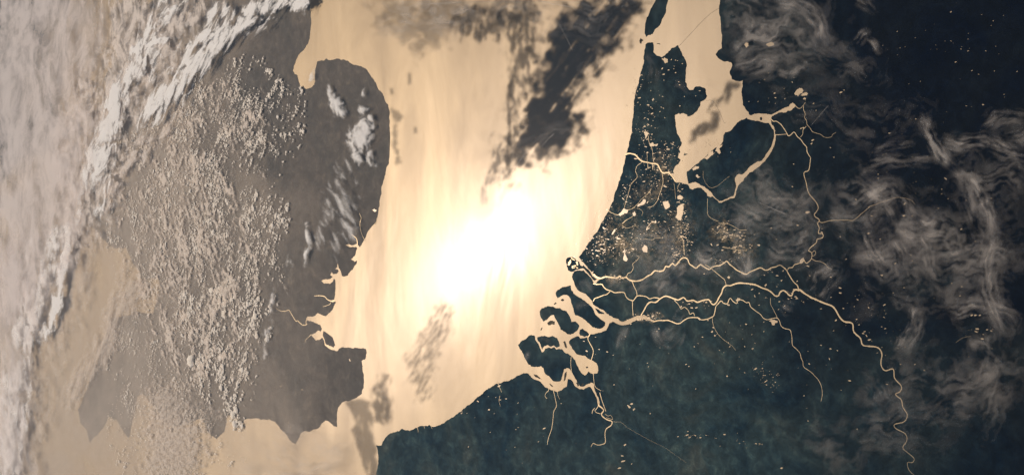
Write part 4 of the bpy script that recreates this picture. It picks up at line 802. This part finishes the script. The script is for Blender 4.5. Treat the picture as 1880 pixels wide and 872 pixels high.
# --- low cloud over the hazy land: patches
def patch(label, spots, h=2.0, seed=0, grain=5.0, step=1.4, relief=0.7, hard=(-0.2, 0.5), amount=0.9, stretch=1.0, ang=0.0, mat=None, group='cloud patches over the hazy land', name='stratus_cloud'):
    s = np.asarray(spots, float)
    lo = (s[:, :2] - 2.2 * s[:, 2:4].max(1)[:, None]).min(0); hi = (s[:, :2] + 2.2 * s[:, 2:4].max(1)[:, None]).max(0)
    def fn(u, v, x, y):
        m = np.zeros(u.shape)
        for cu, cv, ru, rv, a, w in s:
            c, sn = math.cos(a), math.sin(a)
            p = ((u - cu) * c + (v - cv) * sn) / ru; q = (-(u - cu) * sn + (v - cv) * c) / rv
            m = np.maximum(m, w * np.exp(-(p * p + q * q) * 0.9))
        c, sn = math.cos(ang), math.sin(ang)
        p = (x * c + y * sn) / (grain * stretch); q = (-x * sn + y * c) / grain
        w1 = fbm(p * 0.4, q * 0.4, 3, seed + 3)
        t = fbm(p * 0.8 + w1, q * 0.8 - w1, 6, seed, 0.62)
        f = t * 0.85 + (m - 0.55) * 1.1
        D = amount * smooth(hard[0], hard[1], f) * smooth(0.08, 0.4, m)
        return blur(D), smooth(-0.4, 0.6, (m - 0.55) * 1.2) + 0.35 * fbm(p, q, 3, seed)
    return field(name, (*lo, *hi), step, fn, h, relief, mat or M_WHITE, thr=0.03, label=label, category='cloud', group=group)
patch('slim white cloud patch near the top of the far eastern cape', [(606, 172, 7, 14, -0.3, 1.0), (617, 193, 11, 20, -0.35, 1.3), (628, 208, 7, 11, -0.4, 1.1)], seed=201, grain=3.5)
patch('largest white cloud patch on the far eastern cape', [(660, 252, 21, 26, 0.2, 1.3), (670, 232, 15, 18, 0.3, 1.2), (655, 287, 9, 20, -0.3, 1.0), (680, 292, 7, 24, -0.3, .9)], seed=207, grain=3.5)
patch('small cloud tuft above the largest patch on the cape', [(667, 202, 9, 12, -0.5, 1), (680, 215, 8, 10, -0.5, .9)], seed=213)
patch('speck of cloud at the top of the far eastern cape', [(667, 170, 4, 7, 0, .9)], seed=215)
patch('tuft of cloud in the mouth of the square bay', [(573, 140, 6, 14, 0.3, .8)], seed=217, amount=.6)
patch('rippled veil left of the thin far inlet', [(632, 375, 18, 45, -0.35, .85), (600, 380, 14, 45, 0.2, .8), (640, 420, 14, 35, -0.35, .8), (588, 430, 10, 35, 0.1, .7), (615, 450, 12, 30, 0, .6), (625, 320, 10, 30, -.3, .7), (655, 330, 5, 40, -.15, .55), (640, 300, 6, 24, -0.2, .6)], h=4, seed=219, grain=3.2, hard=(-0.2, 0.7), amount=.75, stretch=3.0, ang=-0.6, relief=.8)
patch('upright slim cloud left of the rippled veil', [(566, 435, 5, 26, -0.15, .9), (563, 465, 5, 14, 0.3, 1), (560, 485, 3, 8, 0, .8)], seed=225)
patch('pale plume of cloud over the far river mouth inland', [(500, 555, 7, 30, 0.1, .7), (490, 610, 8, 35, 0.15, .7), (487, 650, 6, 20, 0, .6), (530, 480, 8, 20, -0.2, .6)], seed=231, hard=(-0.1, .5), amount=.8, grain=4)

# far cloud decks towards the horizon
def bank(label, strokes, h, seed, grain, amount=0.9, hard=(-0.3, 0.5), relief=1.4, step=1.6, mix=0.95, stretch=1.0, ang=0.0, wob=1.0, mat=None, gap=0.0, group='far cloud banks'):
    lines = [(dense(np.array(p, float).reshape(-1, 2)), w, a) for p, w, a in strokes]
    lo = np.min([p.min(0) - 2.3 * w for p, w, a in lines], 0); hi = np.max([p.max(0) + 2.3 * w for p, w, a in lines], 0)
    lo = np.maximum(lo, [-30, -60]); hi = np.minimum(hi, [900, 935])
    def fn(u, v, x, y):
        c, sn = math.cos(ang), math.sin(ang)
        p = (x * c + y * sn) / (grain * stretch); q = (-x * sn + y * c) / grain
        w1 = fbm(p * 0.35, q * 0.35, 4, seed + 3); w2 = fbm(p * 0.35 + 20, q * 0.35 + 4, 4, seed + 4)
        t = fbm(p + 0.9 * w1, q + 0.9 * w2, 8, seed, 0.69)
        t2 = fbm(p * 0.22 + 5, q * 0.22, 3, seed + 60)
        m = np.zeros(u.shape)
        for l, w, a in lines:
            d, s, f = along(u + w1 * w * wob, v + w2 * w * wob, l)
            e = a * np.exp(-(d / w) ** 2) * smooth(-0.04, 0.12, f) * smooth(-0.04, 0.12, 1 - f)
            m = m + e - m * np.minimum(e, 1)
        f = mix * t + (m - 0.5) * 1.25 + gap * t2
        D = amount * smooth(hard[0], hard[1], f) * smooth(0.03, 0.3, m)
        return D, 0.6 * m + 0.5 * fbm(p, q, 4, seed)
    return field('stratus_cloud', (*lo, *hi), step, fn, h, relief, mat or M_DECK, thr=0.02, label=label, category='cloud', group=group)
bank('flat grey cloud and painted haze sheet across the upper left towards the horizon', [([30, -40, 30, 200, 20, 420, 8, 620], 70, .85), ([130, -40, 110, 150, 80, 330, 60, 480], 60, .8)], 8, 267, 30, .72, (-0.9, 0.9), 0.3, 1.6, mix=0.8, gap=0.5, mat=M_LIMB)
bank('grey mottled cloud sheet behind the white banks', [([400, -40, 300, 60, 235, 160, 190, 270, 150, 380, 140, 470], 50, .8), ([250, -30, 210, 100, 150, 250, 120, 360], 45, .75)], 5, 249, 12, .9, (-0.5, 1.0), 0.6, 1.4, gap=0.6, mix=1.15)
bank('second white cloud bank left of the shadow line bank', [([330, -20, 285, 60, 245, 115, 222, 165, 205, 215, 190, 265, 165, 330], 22, .95), ([300, 40, 270, 100, 250, 150], 16, .6), ([215, 300, 190, 360, 175, 420], 18, .6)], 6, 243, 10, 1.0, (-0.2, 0.7), 0.7, 1.3, gap=0.7, mix=1.2, stretch=1.8, ang=0.7, mat=M_WHITE)
bank('bright white cloud bank along the dark blue shadow line', [([590, -20, 520, 2, 462, 28, 415, 62, 375, 100, 340, 138, 312, 175, 288, 210, 262, 250], 22, 1.1), ([430, 20, 380, 60, 330, 110], 22, .7)], 6, 237, 8, 1.0, (-0.25, 0.7), 0.7, 1.2, stretch=2.6, ang=0.68, gap=0.9, mix=1.4, mat=M_WHITE)
bank('thin shreds of cloud trailing below the bright white bank', [([270, 245, 235, 300, 205, 350, 190, 400], 14, .75), ([330, 200, 290, 250, 250, 310], 14, .55)], 4, 238, 9, .8, (-0.1, 0.6), 1.2, 1.5, stretch=2.0, ang=0.6)
bank('streaked white cloud bank on the middle of the left side', [([135, 400, 118, 480, 105, 560, 85, 640], 14, 1.0), ([100, 400, 78, 500, 58, 600, 35, 700], 13, .95), ([170, 300, 140, 390, 120, 460], 12, .6), ([60, 430, 45, 540, 28, 640], 12, .7)], 6, 255, 15, 1.0, (-0.15, 0.65), 0.7, 1.4, gap=0.6, mat=M_WHITE)
bank('streaked white cloud bank at the lower left corner', [([30, 650, 22, 750, 12, 880], 12, .9), ([50, 690, 45, 770, 32, 880], 8, .7), ([8, 620, 6, 740, 2, 880], 10, .7)], 6, 261, 16, .95, (-0.3, 0.7), 0.6, 1.4, gap=0.6, mat=M_WHITE)
bank('pale grey cloud sheet down the lower left edge', [([30, 420, 20, 600, 10, 900], 38, .8)], 8, 265, 24, .65, (-0.8, 0.9), 0.2, 1.7, mix=0.55, mat=M_LIMB)
bank('faint grey streaks between the lower left bank and the open sea', [([85, 600, 72, 700, 62, 880], 18, .6), ([120, 560, 100, 680, 90, 800], 14, .5)], 5, 273, 18, .5, (-0.3, 1.0), 0.6, 1.6, gap=0.4, mat=M_WARM)
bank('smooth peach cloud sheet over the far channel', [([262, 500, 228, 560, 190, 630, 150, 700, 118, 755], 20, .85), ([235, 470, 215, 540, 185, 600], 12, .5)], 3, 279, 5, .6, (-0.5, 0.9), 0.4, 1.4, stretch=2.2, ang=0.9, mix=.8, mat=M_WARM)
bank('thin brown cloud shreds left of the far channel', [([185, 380, 165, 450, 150, 540, 130, 620], 18, .6)], 4, 285, 14, .5, (-0.3, 1.0), 0.6, 1.6, gap=0.4, mat=M_WARM)
bank('dense woolly cloud sheet over the bottom left sea', [([300, 700, 300, 780, 285, 890], 34, .85), ([350, 760, 340, 820, 330, 890], 34, .75), ([330, 745, 380, 755, 410, 765], 12, .5)], 2, 291, 3.2, .68, (-0.45, 0.8), 0.5, 1.3, mat=M_WARM, group='cloud patches over the hazy land')
bank('thin milky film among the puffs of the dense middle', [([330, 200, 350, 300, 380, 400, 400, 500, 390, 620, 400, 720], 75, .5), ([260, 330, 300, 420, 330, 520], 55, .48), ([380, 160, 430, 210, 490, 260], 38, .5), ([250, 480, 300, 600, 330, 700], 40, .42)], 1.6, 297, 3.4, .95, (-0.05, 0.8), 0.4, 1.2, gap=1.2, mix=1.2, mat=M_WARM, stretch=1.6, ang=-0.9, group='cloud patches over the hazy land')

haze_sheet = bank('thin warm sheet painted as haze over the hazy land and its western sea', [([330, -60, 300, 150, 260, 350, 240, 550, 250, 750, 270, 930], 150, .9), ([120, -60, 90, 300, 90, 600, 110, 930], 110, .9), ([480, 300, 470, 550, 480, 800, 500, 930], 120, .5)], 0.5, 331, 60, .66, (-0.9, 1.3), 0.3, 4.0, mix=0.35, wob=0.5, mat=M_HAZE_SHEET)  # flat tinted sheet; its colour adds distance haze over the land
del haze_sheet['group']
haze_sheet.name = 'haze_sheet'; haze_sheet['kind'] = 'stuff'

# --- fair-weather puffs
SPOTS = [(385, 165, 40, 20, -0.6, .55, 'in the fan-shaped field'), (430, 215, 50, 34, -0.7, .8, 'in the fan-shaped field'), (480, 245, 36, 36, -0.6, .6, 'in the fan-shaped field'), (520, 200, 26, 26, 0, .45, 'in the fan-shaped field'), (455, 130, 12, 26, 0.5, .5, 'in the fan-shaped field'),
         (340, 250, 46, 46, 0, .8, 'in the dense middle field'), (300, 330, 55, 60, 0, .85, 'in the dense middle field'), (250, 350, 30, 60, .4, .7, 'in the dense middle field'), (370, 320, 55, 60, 0, .95, 'in the dense middle field'), (390, 415, 55, 70, 0, 1.0, 'in the dense middle field'), (330, 450, 45, 60, 0, .8, 'in the dense middle field'), (450, 450, 36, 80, 0.1, .8, 'in the dense middle field'), (270, 440, 30, 40, 0.3, .75, 'in the dense middle field'),
         (420, 560, 40, 50, 0, .75, 'in the coarse lower field'), (385, 640, 34, 60, 0, 1.0, 'in the coarse lower field'), (420, 700, 22, 50, 0, .6, 'in the coarse lower field'), (442, 640, 14, 60, 0, .8, 'in the coarse lower field'), (360, 560, 30, 40, 0, .7, 'in the coarse lower field'),
         (300, 640, 30, 60, 0, .8, 'in the woolly bottom field'), (290, 760, 45, 60, 0, 1.1, 'in the woolly bottom field'), (340, 810, 40, 50, 0, 1.0, 'in the woolly bottom field'), (250, 660, 16, 50, 0.1, .6, 'in the woolly bottom field'),
         (235, 590, 22, 50, .5, .8, 'by the peach sheet'), (265, 520, 14, 40, .3, .7, 'by the peach sheet'), (300, 560, 30, 30, 0, .45, 'by the peach sheet')]
sp = np.array([s[:6] for s in SPOTS])
cu = rng.uniform(195, 560, 140000); cv = rng.uniform(100, 880, 140000)
cx, cy = at(cu, cv, 1.3)
dm = np.zeros(len(cu)); who = np.zeros(len(cu), int)
for i, (a, b, ru, rv, an, w) in enumerate(sp):
    ru *= 1.28; rv *= 1.2
    c, s = math.cos(an), math.sin(an)
    p = ((cu - a) * c + (cv - b) * s) / ru; q = (-(cu - a) * s + (cv - b) * c) / rv
    e = w * np.exp(-(p * p + q * q) * 0.8)
    m = e > dm; dm[m] = e[m]; who[m] = i
clump = fbm(cx / 26, cy / 26, 4, 301) * 0.9 + fbm((cx * 0.6 + cy * 0.8) / 14, (cy * 0.6 - cx * 0.8) / 5, 5, 305, 0.6) * 1.1
keep = rng.uniform(0, 1, len(cu)) < np.clip(dm * 0.85 - 0.22 + clump * 1.0, 0, 0.85) * (dm > 0.06)
cu, cv, cx, cy, who, dm, clump = (a[keep] for a in (cu, cv, cx, cy, who, dm, clump))
size = 0.25 * np.exp(rng.normal(0, 0.5, len(cu))) * (1 + 0.5 * np.clip(clump, -0.5, 1)) * np.where(who >= 18, 0.8, 1.0) * np.where((who >= 13) & (who < 18), 1.35, 1.0)
order = np.argsort(-size)
print('puffs', len(cu))
BLOCK = ['first', 'second', 'third', 'fourth', 'fifth', 'sixth', 'seventh', 'eighth']
def puff_mesh(seed, n1=10, n2=6):
    """One cauliflower puff: flat base, lumpy uneven dome, closed."""
    vs_, fs_ = [], []
    for j in range(n2):
        t = j / (n2 - 1) * math.pi * 0.5
        for i in range(n1):
            a = 2 * math.pi * i / n1
            k = 1 + 0.55 * float(noise(1.7 * math.cos(a) + seed * 3.1, 1.7 * math.sin(a) + t * 1.2, seed)) + 0.35 * float(noise(4 * math.cos(a), 4 * math.sin(a) + t * 3, seed + 9))
            r = math.cos(t) * k if j < n2 - 1 else 0.04
            vs_.append((r * math.cos(a), r * math.sin(a), 0.17 * math.sin(t) * (0.8 + 0.4 * k)))
    for j in range(n2 - 1):
        for i in range(n1):
            a = j * n1 + i; b = j * n1 + (i + 1) % n1
            fs_.append((a, b, b + n1, a + n1))
    return np.array(vs_), np.array(fs_)
variants = []
for k in range(6):
    v_, f_ = puff_mesh(k)
    o = mesh_object('cumulus_cloud', v_, f_, M_PUFF)
    variants.append(o.data)
    bpy.data.objects.remove(o)
for n_, i in enumerate(order[:280]):
    o = bpy.data.objects.new('cumulus_cloud', variants[n_ % 6])
    coll.objects.link(o)
    b = np.array([cx[i], cy[i]]) * R / (R + 1.3)
    p = shell(b[0], b[1], 1.2)
    up = Vector(p + [0, 0, R]).normalized()
    o.rotation_mode = 'QUATERNION'
    o.rotation_quaternion = up.to_track_quat('Z', 'Y') @ Matrix.Rotation(rng.uniform(0, 6.28), 3, 'Z').to_quaternion()
    o.location = p
    s = size[i]; o.scale = (s * rng.uniform(0.9, 1.7), s * rng.uniform(0.8, 1.2), s * rng.uniform(0.7, 1.2))
    z = who == who[i]
    place = ('upper' if cv[i] < np.quantile(cv[z], 0.34) else 'lower' if cv[i] > np.quantile(cv[z], 0.66) else 'middle') + ' ' + ('left' if cu[i] < np.quantile(cu[z], 0.34) else 'right' if cu[i] > np.quantile(cu[z], 0.66) else 'centre')
    zone = SPOTS[who[i]]
    props(o, 'larger cream puff ' + zone[6] + ', ' + place + ' of its ' + BLOCK[[k for k in range(len(SPOTS)) if SPOTS[k][6] == zone[6]].index(who[i])] + ' block', 'cloud', 'larger puffs ' + zone[6])
lv, lf = puff_mesh(3, 6, 4)
nl = len(lv); V = []; F = []
rest = order[280:]
protos = [puff_mesh(20 + k, 6, 3) for k in range(8)]
for n_, i in enumerate(rest):
    lv, lf = protos[n_ % 8]; s = size[i]; a = rng.uniform(0, 6.28)
    q = lv * [s * rng.uniform(0.9, 1.6), s, s * 0.9]
    x = q[:, 0] * math.cos(a) - q[:, 1] * math.sin(a) + cx[i]; y = q[:, 0] * math.sin(a) + q[:, 1] * math.cos(a) + cy[i]
    V.append(shell(x * R / (R + 1.3), y * R / (R + 1.3), 1.2 + q[:, 2])); F.append(lf + n_ * len(lv))
props(mesh_object('small_clouds', np.vstack(V), np.vstack(F), M_PUFF), 'countless tiny white puffs scattered over the hazy land', 'clouds', kind='stuff')
